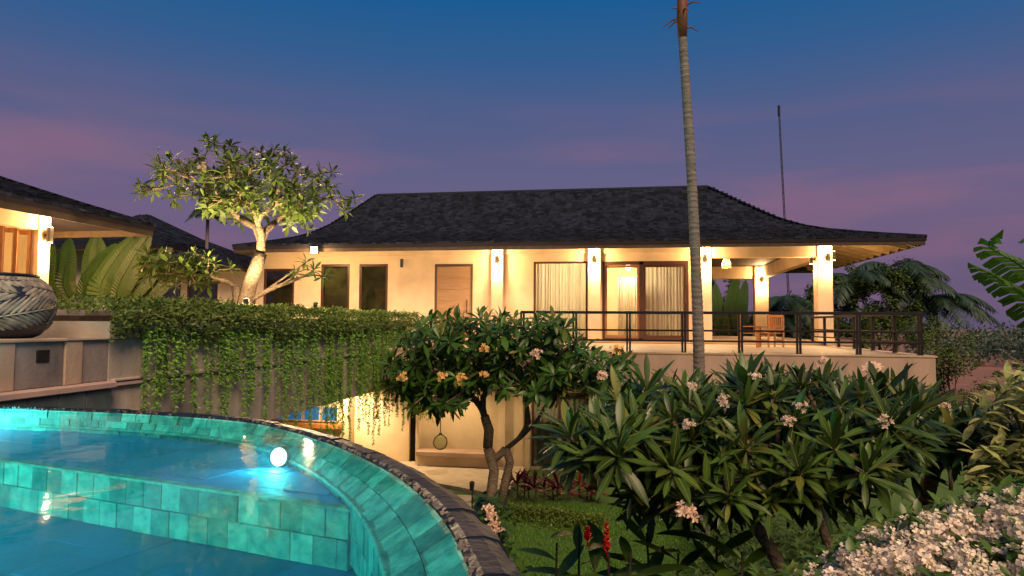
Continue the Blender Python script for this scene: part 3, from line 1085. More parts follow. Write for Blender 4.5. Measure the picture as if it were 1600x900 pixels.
MB().bbox(-6.75, XW + .03, 7.01, 8.28, 4.262, 4.285, .008).build('cap', concrete, pl_)
MB().bbox(-6.72, XW + .17, -3.0, 7.66, 3.66, 3.74, .012).build('ledge', ledge_mat, pl_)
MB().bbox(-6.72, XW + .05, 7.665, 8.29, 3.66, 3.74, .01).build('ledge', ledge_mat, pl_)
y = at(67, 545, x=XW).y
f = MB()
f.bbox(XW - .01, XW + .012, y - .085, y + .085, 4.03, 4.17, .004)
tag(f.build('recessed_light', black), 'unlit black square step light set into the mauve plinth panel', 'light')
# dark tiles on the side wall below the ledge
tw = thing('tiled_side_wall', 'dark teal stone tiled wall below the plinth ledge', 'wall', (XW, 6, 2.4))
MB().box(-6.9, XW + .10, -3.0, 7.62, 0, 3.655, .5).build('backing', grout, tw)
tl = MB().bbox(0, .025, -.20, .20, -.155, .155, .006).mesh('tile', darktile)
for r_ in range(3):
    for k in range(8):
        inst('tile', tl, tw, Matrix.Translation((XW + .10, 7.42 - k * .408 - (r_ % 2) * .0, 3.49 - r_ * .318)))

# carved pot
pc = Vector((-7.12, 6.62, 4.30))
pot = thing('carved_pot', 'large dark round pot carved with overlapping pale leaves', 'pot', pc)
PP = [(.40, 0), (.47, .03), (.565, .16), (.61, .32), (.60, .46), (.545, .60), (.46, .68), (.42, .71)]


def pot_r(h):
    for (a, ha), (b, hb) in zip(PP, PP[1:]):
        if h <= hb:
            return a + (b - a) * (h - ha) / (hb - ha)
    return PP[-1][0]


pb = MB()
NP = [(0.40, 0)] + [(pot_r(i / 30 * .71), i / 30 * .71) for i in range(1, 31)] + [(.36, .71), (.36, .60), (.05, .55)]
pb.lathe(pc, NP, 56)
pb.build('pot_body', potdark, pot, smooth=True)
rel = MB()


def pot_pt(th, h, lift):
    h = max(.02, min(.70, h))
    r_ = pot_r(h) + lift
    return pc + Vector((r_ * math.cos(th), r_ * math.sin(th), h))


def pot_leaf(th0, h0, ang, Ln, n=10, wid=.24):
    """one carved leaf: paired blade segments either side of a midrib, in unrolled (arc, height) space"""
    ca, sa = math.cos(ang), math.sin(ang)
    for side in (-1, 1):
        for i in range(n):
            t0 = .04 + .9 * i / n
            base = t0 * Ln
            half = Ln / n * .36
            reach = wid * math.sin(math.pi * min(1, t0 * .9 + .12)) ** .7
            pts = []
            for q in range(6):
                u = q / 5
                wv = half * (math.sin(math.pi * (.12 + .82 * u)) ** .8) * 1.15
                along = base + u * reach * 1.15
                across = side * (.012 + u * reach * .78)
                pts.append((along, across, wv))
            vs_, fs = [], []
            for (al, ac, wv) in pts:
                for s2 in (-1, 0, 1):
                    a2 = al + s2 * wv * .8
                    c2 = ac - side * s2 * wv * .35
                    arc, hh = a2 * ca - c2 * sa, h0 + a2 * sa + c2 * ca
                    hh = max(.025, min(.695, hh))
                    vs_.append(pot_pt(th0 + arc / .58, hh, .016 if s2 == 0 else .003))
            for q in range(5):
                for s2 in (0, 1):
                    fs.append((q * 3 + s2, q * 3 + s2 + 1, (q + 1) * 3 + s2 + 1, (q + 1) * 3 + s2))
            rel.add(vs_, fs, rng.random())
    rel.tube([pot_pt(th0 + (k / 8 * Ln * ca) / .58, max(.03, min(.69, h0 + k / 8 * Ln * sa)), .006) for k in range(9)], .011, 5)


for k in range(4):
    b0 = k * 1.5708 + .35
    pot_leaf(b0, .17, .20, .92, 12, .22)
    pot_leaf(b0 + .9, .50, math.pi - .12, .90, 11, .20)
    pot_leaf(b0 + .45, .655, .0, .80, 11, .10)
rel.build('leaf_relief', pottan, pot, smooth=True)
MB().lathe(pc, [(.43, .70), (.455, .72), (.43, .735), (.37, .72)], 48).build('rim', potdark, pot, smooth=True)

# tray, bench and candle lantern behind the plinth
a = at(163, 514, x=-6.9)
t = MB()
t.bbox(-7.1, -6.78, a.y - .24, a.y + .26, 4.29, 4.37, .01)
tag(t.build('stone_tray', white_stone), 'small pale block resting on the plinth at the hedge corner', 'block')
t = thing('low_bench', 'grey low bench with dark top on the terrace behind the carved pot', 'bench', (-8.0, 9.2, 4.24))
MB().bbox(-8.5, -7.6, 8.5, 10.1, 4.56, 4.66, .01).build('seat', concrete, t)
for yy in (8.55, 9.85):
    MB().bbox(-8.4, -7.7, yy, yy + .2, 4.38, 4.558, .01).build('leg', dkwood, t)
a = Vector((-8.0, 9.65, 4.66))
t = thing('candle_lantern', 'tiny orange candle lantern on the low bench', 'lantern', a)
MB().lathe(a, [(.05, 0), (.05, .02)], 10).build('base', fixmetal, t)
MB().lathe(a, [(.035, .02), (.04, .12), (.03, .16)], 10).build('glass', mat('candle_glow', (1, .4, .1), .5, .2, emit=(1, .25, .04), estr=2.0), t)


# ------------------------------------------------------------------ left pavilion
pav = thing('pavilion', 'lit garden pavilion with shingled eave, folding wooden doors and cream column', 'pavilion', (-17, 8, 4.38))
PX = -12.8
PPROF = [(0, 0), (.2, .38), (.4, .80), (.6, 1.26), (.8, 1.75), (1, 2.3)]
proof = hip_roof(pav, -23.5, -11.53, 1.0, 15.05, 6.86, 5.6, PPROF, sh_w=.2, expo=.16, faces=('F', 'R', 'B'), thick=.10, rseed=5)
for k in range(18):
    y = 14.75 - k * .62
    MB().beam((PX - .3, y, 6.98), (-11.62, y, 6.70), .08, .13).build('rafter', doorwood, proof)
m = MB()
m.box(PX - .3, -11.7, 2.0, 14.9, 7.03, 7.05, .5)
m.v = [(x, y_, z + (x - (PX - .3)) * -.21) for x, y_, z in m.v]
m.build('soffit', mat('cream_board', (.58, .44, .28), .7, .2, col2=(.48, .36, .22), nscale=4), proof)
MB().bbox(PX - .30, PX, 12.95, 13.27, 4.38, 6.96, .012).build('column', stucco, pav)
MB().bbox(PX - .28, PX - .02, 2.0, 12.945, 6.52, 6.95, .012).build('beam', stucco, pav)
MB().box(-22.5, PX - .1, 1.9, 14.0, 6.97, 7.0, .5).build('ceiling', rafterwood, pav)
MB().box(-22.5, -22.3, 1.9, 14.0, 4.38, 6.96, .5).build('wall', stucco_low, pav)
MB().box(-22.3, PX - .3, 13.05, 13.25, 4.38, 6.96, .5).build('wall', stucco_low, pav)
# folding wooden doors, stacked zig-zag beside the column
y = 12.92
for k in range(9):
    a_, b_ = Vector((PX - .16, y, 4.40)), Vector((PX - .16 - (.28 if k % 2 == 0 else -.28), y - .16, 4.40))
    if k % 2:
        a_, b_ = Vector((PX - .44, y, 4.40)), Vector((PX - .16, y - .16, 4.40))
    dirv = (b_ - a_).normalized()
    Ln = (b_ - a_).length
    nrm = Vector((-dirv.y, dirv.x, 0))
    fr = MB()
    zc = (4.42 + 6.5) / 2
    for s in (.03, Ln - .03):
        fr.obox(a_ + dirv * s + Vector((0, 0, zc - 4.40)), dirv, nrm, Vector((0, 0, 1)), .032, .02, 1.04)
    for zz in (4.47, 5.05, 6.45):
        fr.obox(a_ + dirv * Ln / 2 + Vector((0, 0, zz - 4.40)), dirv, nrm, Vector((0, 0, 1)), Ln / 2 - .062, .018, .05)
    do = fr.build('folding_door', doorwood, pav)
    MB().obox(a_ + dirv * Ln / 2 + Vector((0, 0, 5.75 - 4.40)), dirv, nrm, Vector((0, 0, 1)), Ln / 2 - .063, .004, .648).build('pane', glass, do)
    MB().obox(a_ + dirv * Ln / 2 + Vector((0, 0, 4.76 - 4.40)), dirv, nrm, Vector((0, 0, 1)), Ln / 2 - .063, .008, .238).build('door_panel', doorwood, do)
    y -= .17
wall_lamp(PX, 13.11, 6.42, 'lit up-down lamp on the pavilion column under the eave', 1, 0, power=130)
wall_lamp(-13.7, 13.25, 5.95, 'added up-down lamp on the pavilion end wall brightening the soffit', 0, 1, power=170)  # unseen lamp added to light the soffit of the end overhang
t = thing('ceiling_lamp', 'warm globe lamp inside the pavilion', 'lamp', (-15.5, 10.5, 6.55))
MB().tube([(-15.5, 10.5, 6.66), (-15.5, 10.5, 6.98)], .012, 6).build('cord', fixmetal, t)
MB().lathe((-15.5, 10.5, 6.55), [(.03, -.13), (.10, -.09), (.13, 0), (.10, .09), (.03, .13)], 16).build('globe', warmbulb, t, smooth=True)
lamp('lamp_light', 'POINT', (-15.5, 10.5, 6.35), 330, WARM, t, .13)
# rear pavilion roof
rp = thing('rear_pavilion', 'far dark pointed pavilion roof behind the traveller palms', 'pavilion', (-33, 40, 0))
rpr = hip_roof(rp, -39.5, -26.5, 35.5, 48.5, 9.0, 6.3, [(0, 0), (.3, .55), (.6, 1.4), (1, 2.9)], sh_w=.3, expo=.26, faces=('F', 'R'), rseed=9)
MB().box(-38, -28, 37, 47, 0, 9.1, .5).build('wall', stucco_low, rp)

# ------------------------------------------------------------------ swimming pool
WZ = 3.62
RIM_PX = [(0, 640), (125, 644), (250, 650), (390, 662), (500, 690), (600, 735), (680, 800), (735, 900)]
rim = [Vector((-6.40, 5.83, 0))] + [Vector((p.x, p.y, 0)) for p in (at(u, v, z=WZ) for u, v in RIM_PX[1:])]
rim += [Vector((-.36, 1.75, 0)), Vector((-.32, 1.0, 0)), Vector((-.45, .1, 0)), Vector((-.8, -.8, 0)), Vector((-1.4, -1.6, 0))]


def catmull(P, n=14):
    out = []
    for i in range(len(P) - 1):
        p0, p1, p2, p3 = P[max(i - 1, 0)], P[i], P[i + 1], P[min(i + 2, len(P) - 1)]
        for k in range(n):
            t = k / n
            out.append(.5 * ((2 * p1) + (p2 - p0) * t + (2 * p0 - 5 * p1 + 4 * p2 - p3) * t * t + (3 * p1 - p0 - 3 * p2 + p3) * t ** 3))
    out.append(P[-1].copy())
    return out


def resample(P, step):
    d = [0.0]
    for a_, b_ in zip(P, P[1:]):
        d.append(d[-1] + (b_ - a_).length)
    n = max(2, round(d[-1] / step))
    out, j = [], 0
    for i in range(n + 1):
        s = d[-1] * i / n
        while j < len(d) - 2 and d[j + 1] < s:
            j += 1
        t = (s - d[j]) / max(1e-9, d[j + 1] - d[j])
        out.append(P[j].lerp(P[j + 1], t))
    return out


RIM = catmull(rim)


def offs(P, dist):
    """offset polyline to its left (outwards: away from the pool)"""
    out = []
    for i, p in enumerate(P):
        t = (P[min(i + 1, len(P) - 1)] - P[max(i - 1, 0)]).normalized()
        n = Vector((-t.y, t.x, 0))
        out.append(p + n * (dist(i / (len(P) - 1)) if callable(dist) else dist))
    return out


pool = thing('swimming_pool', 'curved infinity pool of green stone tiles lit from under water', 'pool', (-3, 4, 3.0))
TS = .168
CO = resample(RIM, TS)
nC = len(CO)
INW = lambda f: -min(.26, max(0.0, (f - .10) * .55))          # wall leans inwards more towards the near end
inner = offs(CO, INW)
SHZ, FLZ = 3.43, 3.09
# backing shell, set behind the tiles
sh = MB()
bk_t, bk_b = offs(CO, .025), offs(CO, lambda f: INW(f) + .022)
vs_, fs = [], []
for a_, b_ in zip(bk_t, bk_b):
    vs_ += [(a_.x, a_.y, WZ - .01), (b_.x, b_.y, 3.46), (b_.x, b_.y, 2.9)]
for i in range(nC - 1):
    for k in range(2):
        fs.append((i * 3 + k, i * 3 + k + 1, (i + 1) * 3 + k + 1, (i + 1) * 3 + k))
sh.add(vs_, fs, .5)
sh.build('shell', grout, pool)
# wall tiles: three courses along the rim, individually set
zrows = [(WZ + .005, 3.547), (3.547, 3.474), (3.474, 3.30), (3.295, 3.13)]
ntile = 0
for i in range(nC - 1):
    for r_, (za, zb) in enumerate(zrows):
        sh_ = (r_ % 2) * .5
        ia = min(i + sh_, nC - 1.001)
        ib = min(i + 1 + sh_, nC - 1.001)

        def P_(q, z):
            j = int(q)
            f_ = q - j
            w_ = min(1, max(0, (WZ - z) / (WZ - 3.475)))
            a_ = CO[j].lerp(CO[min(j + 1, nC - 1)], f_)
            b_ = inner[j].lerp(inner[min(j + 1, nC - 1)], f_)
            p_ = a_.lerp(b_, w_)
            return Vector((p_.x, p_.y, z))
        if ib - ia < .2:
            continue
        g = .02
        q = [P_(ia + g, zb + .0006), P_(ib - g, zb + .0006), P_(ib - g, za - .0006), P_(ia + g, za - .0006)]
        nrm = (q[1] - q[0]).cross(q[3] - q[0]).normalized()
        if nrm.dot(Vector((-3, 3, 3.2)) - q[0]) < 0:
            nrm = -nrm
        pr = rng.uniform(.0, .012)
        tl_ = [rng.uniform(-.003, .003) for _ in range(4)]
        back = [v_ - nrm * .03 for v_ in q]
        front = [v_ + nrm * (pr + e_) for v_, e_ in zip(q, tl_)]
        if ntile < 290:
            MB().add(back + front, [(4, 5, 6, 7), (0, 1, 5, 4), (1, 2, 6, 5), (2, 3, 7, 6), (3, 0, 4, 7)]).build('wall_tile', pooltile, pool)
            ntile += 1
nos = MB()
nos.tube([(p_.x, p_.y, 3.4725) for p_ in offs(CO, lambda f: INW(f) - .006)], .017, 8)
nos.build('bullnose_trim', pooltile, pool, smooth=True)
# step between shelf and deep floor: straight riser of tiles
SA, SB = Vector((-7.0, 5.08, 0)), Vector((-1.55, 3.705, 0))
sd = (SB - SA).normalized()
sn = Vector((sd.y, -sd.x, 0))          # faces the camera
if sn.y > 0:
    sn = -sn
nst = int((SB - SA).length / TS)
for i in range(nst + 1):
    for r_ in range(2):
        s0 = (i + (.5 if r_ else 0) - .5) * TS
        a_, b_ = SA + sd * (s0 + .003), SA + sd * min(s0 + TS - .003, (SB - SA).length)
        if (b_ - a_).dot(sd) < .04:
            continue
        zt, zb = SHZ - r_ * .17 - .002, SHZ - (r_ + 1) * .17 + .004
        pr = sn * rng.uniform(.0, .010)
        q = [Vector((p_.x, p_.y, z)) for p_, z in ((a_, zb), (b_, zb), (b_, zt), (a_, zt))]
        MB().add([v_ - sn * .05 for v_ in q] + [v_ + pr for v_ in q], [(4, 5, 6, 7), (0, 1, 5, 4), (1, 2, 6, 5), (2, 3, 7, 6), (3, 0, 4, 7)]).build('step_tile', pooltile, pool)
# nosing stones: pale strip on the step edge
for i in range(0, nst + 1, 3):
    a_, b_ = SA + sd * (i * TS + .002), SA + sd * min((i + 3) * TS - .002, (SB - SA).length + .05)
    if (b_ - a_).dot(sd) < .05:
        continue
    c_ = (a_ + b_) / 2
    MB().obox((c_.x - sn.x * .02, c_.y - sn.y * .02, SHZ + .004), sd, sn, Vector((0, 0, 1)), (b_ - a_).length / 2, .035, .008).build('step_nosing', pooltile, pool)
deep_m = mat('deep_tint_stone', (.003, .045, .180), .6, .4, var=.6, col2=(.006, .07, .23), nscale=3.5, bump=.3, bscale=18, detail=8)  # darker copy of the floor stone; light lost in deep water put into its colour
# floors of square stones, joined: too faint to pick apart under the water
POOLY = [(p_.x, p_.y) for p_ in inner] + [(-6.42, -1.7)]


def in_pool(x, y):
    c = False
    for (x1, y1), (x2, y2) in zip(POOLY, POOLY[1:] + POOLY[:1]):
        if (y1 > y) != (y2 > y) and x < (x2 - x1) * (y - y1) / (y2 - y1) + x1:
            c = not c
    return c


fl, fd = MB(), MB()
ff = .34
nx_, ny_ = 22, 26
for ix in range(nx_):
    for iy in range(ny_):
        c_ = Vector((-7.3, 6.6, 0)) + sd * (ix * ff) + Vector((sd.y, -sd.x, 0)) * (iy * ff)
        dn = (c_ - SA).dot(sn)
        up_ = dn < -.17
        z = SHZ if up_ else FLZ
        if up_ is False and dn < .18:
            c_ = c_ + sn * max(0, .17 - dn + .0)
        e_ = rng.uniform(-.004, .004)
        hx = ff / 2 - .004
        if not in_pool(c_.x, c_.y):
            continue
        (fl if up_ else fd).obox((c_.x, c_.y, z - .02 + e_), sd, sn, Vector((0, 0, 1)), hx, hx, .02)
# filler under shelf up to the riser
fl.build('floor_stones', poolfloor, pool, kind='stuff')
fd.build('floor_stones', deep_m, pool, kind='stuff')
bs = MB()
sh_poly = [SA + Vector((0, 0, 0)), SB.copy()] + [p_ for p_ in reversed(offs(CO, lambda f: INW(f) + .03)) if (p_ - SA).dot(sn) < .0]
bs.add([(p_.x, p_.y, SHZ - .003) for p_ in sh_poly], [tuple(range(len(sh_poly)))], .5)
ins_ = offs(CO, lambda f: INW(f) + .03)
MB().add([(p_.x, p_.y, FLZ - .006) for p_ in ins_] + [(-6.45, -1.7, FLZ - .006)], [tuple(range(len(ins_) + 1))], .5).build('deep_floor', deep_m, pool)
bs.add([(-6.42, -2.2, 2.9), (-6.42, 6, 2.9), (-6.42, 6, WZ + .01), (-6.42, -2.2, WZ + .01)], [(0, 1, 2, 3)], .5)
bs.add([(-6.5, -1.7, 2.9), (-1.3, -1.7, 2.9), (-1.3, -1.7, WZ + .02), (-6.5, -1.7, WZ + .02)], [(0, 1, 2, 3)], .5)
bs.build('basin', poolfloor, pool)
# left side wall tiles (just inside the frame edge)
for i in range(14):
    for r_ in range(2):
        y0 = 5.75 - i * TS
        MB().box(-6.44, -6.40 + rng.uniform(0, .008), y0 - TS + .003, y0 - .003, WZ - .005 - (r_ + 1) * .165, WZ - .008 - r_ * .165).build('wall_tile', pooltile, pool)
# water sheet
wp = offs(RIM, .012)
wm = MB()
wo_ = [(p_.x, p_.y) for p_ in wp] + [(-6.41, -1.69)]
wm.poly_prism(wo_[::-1], 2.93, WZ, .5)
wm.build('pool_water', water, kind='structure')
# coping: dark wet stones rounding over the rim
CP = resample(RIM, .21)
nP = len(CP)
secs = [(.0, -.05), (.0, .012), (.03, .030), (.10, .028), (.165, .004), (.205, -.07), (.215, -.26)]
for i in range(nP - 1):
    a_, b_ = CP[i], CP[i + 1]
    wob = rng.uniform(.94, 1.06)
    hz = rng.uniform(-.005, .005)
    rows = []
    for f_ in (.02, .5, .98):
        p_ = a_.lerp(b_, f_)
        tA = (CP[i + 1] - CP[max(i - 1, 0)]).normalized()
        tB = (CP[min(i + 2, nP - 1)] - CP[i]).normalized()
        t_ = tA.lerp(tB, f_).normalized()
        n_ = Vector((-t_.y, t_.x, 0))
        rows.append([p_ + n_ * (o_ * wob + .004) + Vector((0, 0, WZ + z_ + hz)) for o_, z_ in secs])
    vs_ = [v_ for row in rows for v_ in row]
    k_ = len(secs)
    fs = []
    for r_ in range(2):
        for j in range(k_ - 1):
            fs.append((r_ * k_ + j, (r_ + 1) * k_ + j, (r_ + 1) * k_ + j + 1, r_ * k_ + j + 1))
    fs.append(tuple(range(k_)))
    fs.append(tuple(range(2 * k_, 3 * k_))[::-1])
    MB().add(vs_, fs).build('coping_stone', coping_mat, pool)
# chipped pale lip along the water line
ch = MB()
LP = resample(RIM, .017)
for i in range(1, len(LP) - 1):
    if rng.random() < .6:
        continue
    t_ = (LP[i + 1] - LP[i - 1]).normalized()
    n_ = Vector((-t_.y, t_.x, 0))
    c_ = LP[i] + n_ * rng.uniform(.0, .03) + Vector((0, 0, WZ + rng.uniform(.012, .026)))
    s_ = rng.uniform(.5, 1.3)
    ax = (t_ + n_ * rng.uniform(-.5, .5)).normalized()
    ay = Vector((-ax.y, ax.x, 0))
    ch.obox(c_, ax, ay, (Vector((0, 0, 1)) + n_ * rng.uniform(-.6, .3)).normalized(), .0045 * s_, .014 * s_, .008)
ch.build('split_stone_lip', chip_mat, pool, kind='stuff')
# outer face of the pool down to the lawn
om = MB()
oa_, ob_ = offs(CP, .205), offs(CP, .16)
vs_ = []
for a_, b_ in zip(oa_, ob_):
    vs_ += [(a_.x, a_.y, WZ - .2), (b_.x, b_.y, -.1)]
om.add(vs_, [(2 * i, 2 * i + 2, 2 * i + 3, 2 * i + 1) for i in range(nP - 1)], .5)
om.build('outer_wall', coping_mat, pool)


def pool_light(p, n, label, power, r=.062, color=(.13, 1.0, .87)):
    t = thing('pool_light', label, 'lamp', p, None)
    n = Vector(n).normalized()
    MB().tube([p - n * .02, p + n * .006], [r * 1.18, r * 1.18], 24).build('bezel', fixmetal, t)
    MB().tube([p + n * .004, p + n * .012, p + n * .018], [r, r * .9, r * .5], 24).build('lens', poollamp, t)
    lamp('lamp_light', 'SPOT', p + n * .05, power * 3.9, color, t, .05, 165, n, .6)


lp = at(474, 712, z=3.50)
j = min(range(nC), key=lambda k: (inner[k] - Vector((lp.x, lp.y, 0))).length)
wt = (CO[j + 1] - CO[j - 1]).normalized()
wn = Vector((wt.y, -wt.x, 0))
w_ = min(1, (WZ - 3.50) / (WZ - 3.475))
pp_ = CO[j].lerp(inner[j], w_)
pool_light(Vector((pp_.x, pp_.y, 3.50)) + wn * .10, wn + Vector((.55, -1.0, .25)), 'round white underwater light glowing on the curved tiled wall', 3.5, .068)
pool_light(Vector((-1.6, -1.66, 3.36)), (-.15, 1, .0), 'underwater light on the near end wall of the pool', 105)
pool_light(Vector((-4.2, -1.66, 3.36)), (.1, 1, .0), 'underwater light on the near end wall by the plinth', 75)
pool_light(Vector((-6.385, 1.2, 3.38)), (1, .25, 0), 'underwater light on the long side wall of the pool', 230)
pool_light(Vector((-6.385, 5.3, 3.53)), (1, .05, 0), 'underwater light on the tiled wall below the plinth ledge', 26, .05)

# ------------------------------------------------------------------ plants: tools
def leaf_mesh(name, material, wid=.26, segs=5, fold=.12, droop=.22, peak=.62, wave=0.0, tone=.5, rib=False):
    m = MB()
    vs_, fs = [], []
    for i in range(segs + 1):
        t = i / segs
        w_ = wid * .5 * (max(0.0, math.sin(math.pi * t ** (math.log(.5) / math.log(peak)))) ** .8)
        if i == 0:
            w_ = wid * .04
        zc = -droop * t * t
        zz = fold * w_ * 2 + wave * math.sin(t * 9)
        vs_ += [(t, -w_, zc + zz), (t, 0, zc), (t, w_, zc + zz)]
    for i in range(segs):
        a = i * 3
        fs += [(a, a + 3, a + 4, a + 1), (a + 1, a + 4, a + 5, a + 2)]
    m.add(vs_, fs, tone)
    nb = len(fs)
    if rib:
        rv = []
        for i in range(segs + 1):
            c_ = vs_[i * 3 + 1]
            w_ = wid * .045 * (1 - .8 * i / segs)
            rv += [(c_[0], -w_, c_[2] + .012), (c_[0], w_, c_[2] + .012)]
        m.add(rv, [(2 * i, 2 * i + 2, 2 * i + 3, 2 * i + 1) for i in range(segs)], .5)
    me = m.mesh(name, material, smooth=True)
    if rib:
        me.materials.append(rib_mat)
        for p_ in list(me.polygons)[nb:]:
            p_.material_index = 1
    return me


def frame(p, d, up, L, W=None):
    """matrix with x along d (length L), z near up"""
    d = d.normalized()
    y_ = up.cross(d)
    if y_.length < 1e-4:
        y_ = Vector((1, 0, 0)).cross(d)
    y_.normalize()
    z_ = d.cross(y_)
    W = W or L
    m = Matrix((d * L, y_ * W, z_ * W)).transposed().to_4x4()
    m.translation = p
    return m


def join_instances(name, items, parent, material):
    """items: (mesh, matrix) merged into one 'stuff' mesh"""
    if not items:
        return
    V, Fc, cs, n = [], [], [], 0
    cache = {}
    for me, mt in items:
        if me.name not in cache:
            co = np.empty(len(me.vertices) * 3)
            me.vertices.foreach_get('co', co)
            cache[me.name] = (np.c_[co.reshape(-1, 3), np.ones(len(me.vertices))], [tuple(p.vertices) for p in me.polygons if p.material_index == 0])
        co, fs = cache[me.name]
        V.append(co @ np.array(mt)[:3].T)
        Fc.extend([tuple(i + n for i in f) for f in fs])
        cs.extend([rng.random()] * len(fs))
        n += len(co)
    org = ORG.get(parent.name, Vector()) if parent else Vector()
    V = np.concatenate(V) - np.array(org)
    me = bpy.data.meshes.new(name)
    me.from_pydata(V.tolist(), [], Fc)
    me.attributes.new('rnd', 'FLOAT', 'FACE').data.foreach_set('value', cs)
    me.polygons.foreach_set('use_smooth', [True] * len(Fc))
    me.materials.append(material)
    o = bpy.data.objects.new(name, me)
    C.objects.link(o)
    o['kind'] = 'stuff'
    if parent:
        o.parent = parent
    return o


def put_leaves(parent, items, material, limit=300, name='leaf', rest='foliage'):
    """the leaves that show largest become objects of their own, the rest one joined part"""
    def score(it):
        p = it[1].translation
        u, v = pix(p)
        if u < -30 or u > 1630 or v < -30 or v > 930:
            return 1e6
        return (p - EYE).length - it[1].col[0].length * 1.5
    items = sorted(items, key=score)
    for me, mt in items[:limit]:
        inst(name, me, parent, mt)
    join_instances(rest, items[limit:], parent, material)


def kmeans(P, k, r):
    cs = [p.copy() for p in r.sample(P, k)]
    for _ in range(6):
        gs = [[] for _ in cs]
        for p in P:
            gs[min(range(k), key=lambda i: (p - cs[i]).length_squared)].append(p)
        cs = [sum(g, Vector()) / len(g) if g else c for g, c in zip(gs, cs)]
    return [g for g in gs if g]


def grow(m, base, tips, r0, r, rt=.016, lift=.25, frac=(.32, .5), dirs=None, d0=Vector((0, 0, 1)), n=8, expo=.55):
    """tree limbs reaching every tip by repeated forking; returns (tip, direction)"""
    out = []

    def limb(p, q, ra, rb, din):
        L = (q - p).length
        mid = p + din * L * .45 + (q - p) * .12 + Vector((r.uniform(-1, 1), r.uniform(-1, 1), r.uniform(-.4, .4))) * L * .05
        pts = [p, p.lerp(mid, .55), mid.lerp(q, .28), mid.lerp(q, .62), q]
        m.tube(pts, [ra, ra * .8 + rb * .2, ra * .55 + rb * .45, ra * .25 + rb * .75, rb], n if ra > .03 else 6)
        return (pts[-1] - pts[-2]).normalized()

    def rec(p, T, rr, din, depth):
        if len(T) == 1:
            d = limb(p, T[0], rr, rt, din)
            out.append((T[0], d))
            return
        k = 3 if len(T) > 5 and r.random() < .35 else 2
        gs = kmeans(T, min(k, len(T)), r)
        if len(gs) == 1:
            gs = [[t] for t in T]
        for g in gs:
            c = sum(g, Vector()) / len(g)
            rc = max(rt * 1.05, rr * (len(g) / len(T)) ** expo * .96)
            if len(g) == 1:
                d = limb(p, g[0], min(rr, max(rt * 1.2, rc)), rt, din)
                out.append((g[0], d))
                continue
            f_ = r.uniform(*frac)
            q = p.lerp(c, f_) + Vector((0, 0, lift * (c - p).length * .3 * (1 if depth < 2 else .3)))
            d = limb(p, q, min(rr, rc * 1.15), rc, din)
            rec(q, g, rc, d, depth + 1)
    rec(Vector(base), tips, r0, d0, 0)
    return out


def rosette(items, meshes, p, axis, n, L, r, open_=(35, 95), jit=.25, Wf=1.0):
    axis = axis.normalized()
    rs_ = r.uniform(.72, 1.25)
    e1 = axis.orthogonal().normalized()
    e2 = axis.cross(e1)
    for k in range(n):
        a = k * 2.39996 + r.uniform(-.25, .25)
        f_ = k / max(1, n - 1)
        th = rad(open_[0] + (open_[1] - open_[0]) * f_ + r.uniform(-10, 10))
        d = axis * math.cos(th) + (e1 * math.cos(a) + e2 * math.sin(a)) * math.sin(th)
        d.z -= .12 * f_
        l_ = L * rs_ * r.uniform(1 - jit, 1 + jit) * (.72 + .28 * math.sin(math.pi * (.25 + .6 * f_)))
        items.append((r.choice(meshes), frame(p - axis * .10 * f_ * L, d, axis + Vector((0, 0, .25)), l_, l_ * Wf)))


def flower_head(parent, p, axis, size, material, r, n=8, name='flower_cluster'):
    m = MB()
    axis = axis.normalized()
    e1 = axis.orthogonal().normalized()
    e2 = axis.cross(e1)
    for k in range(n):
        a, th = k * 2.4 + r.uniform(-.6, .6), rad(10 + 75 * (k / n) ** .7 + r.uniform(-15, 15))
        c = p + (axis * math.cos(th) + (e1 * math.cos(a) + e2 * math.sin(a)) * math.sin(th)) * size * r.uniform(.35, 1.15)
        ax = (c - p).normalized() + Vector((0, -.4, .2))
        ax.normalize()
        f1 = ax.orthogonal().normalized()
        f2 = ax.cross(f1)
        R_ = size * r.uniform(.42, .6)
        for q in range(5):
            b = q * 1.2566 + r.random() * .3
            d = f1 * math.cos(b) + f2 * math.sin(b)
            s = ax.cross(d)
            m.add([c, c + d * R_ * .55 + s * R_ * .34 + ax * R_ * .28, c + d * R_ + ax * R_ * .30, c + d * R_ * .55 - s * R_ * .22 + ax * R_ * .20], [(0, 1, 2, 3)])
        m.tube([p, c], size * .04, 4, False)
    return m.build(name, material, parent)


def ell_tips(r, n, c, s, shell=.55, zmin=-.6, sep=0.0):
    out = []
    tries = 0
    while len(out) < n and tries < n * 60:
        tries += 1
        v = Vector((r.gauss(0, 1), r.gauss(0, 1), r.gauss(0, 1))).normalized()
        if v.z < zmin:
            continue
        q = r.uniform(shell, 1)
        p = Vector((c[0] + v.x * s[0] * q, c[1] + v.y * s[1] * q, c[2] + v.z * s[2] * q))
        if sep and any((p - o).length < sep for o in out):
            continue
        out.append(p)
    return out


PL_DK = [leaf_mesh('plumeria_leaf', leaf_dk, w_, 5, .12, d_, .62, 0, tn) for w_, d_, tn in ((.27, .18, .2), (.31, .32, .5), (.24, .08, .8), (.29, .45, .65))]
PL_NEAR = [leaf_mesh('plumeria_leaf', leaf_near, w_, 7, .12, d_, .60, .004, tn, True) for w_, d_, tn in ((.175, .14, .15), (.20, .26, .5), (.165, .05, .85), (.19, .38, .7))]
PL_LIT = [leaf_mesh('plumeria_leaf', leaf_lit, w_, 4, .12, d_, .62, 0, tn) for w_, d_, tn in ((.30, .18, .2), (.34, .32, .5), (.27, .05, .8))]

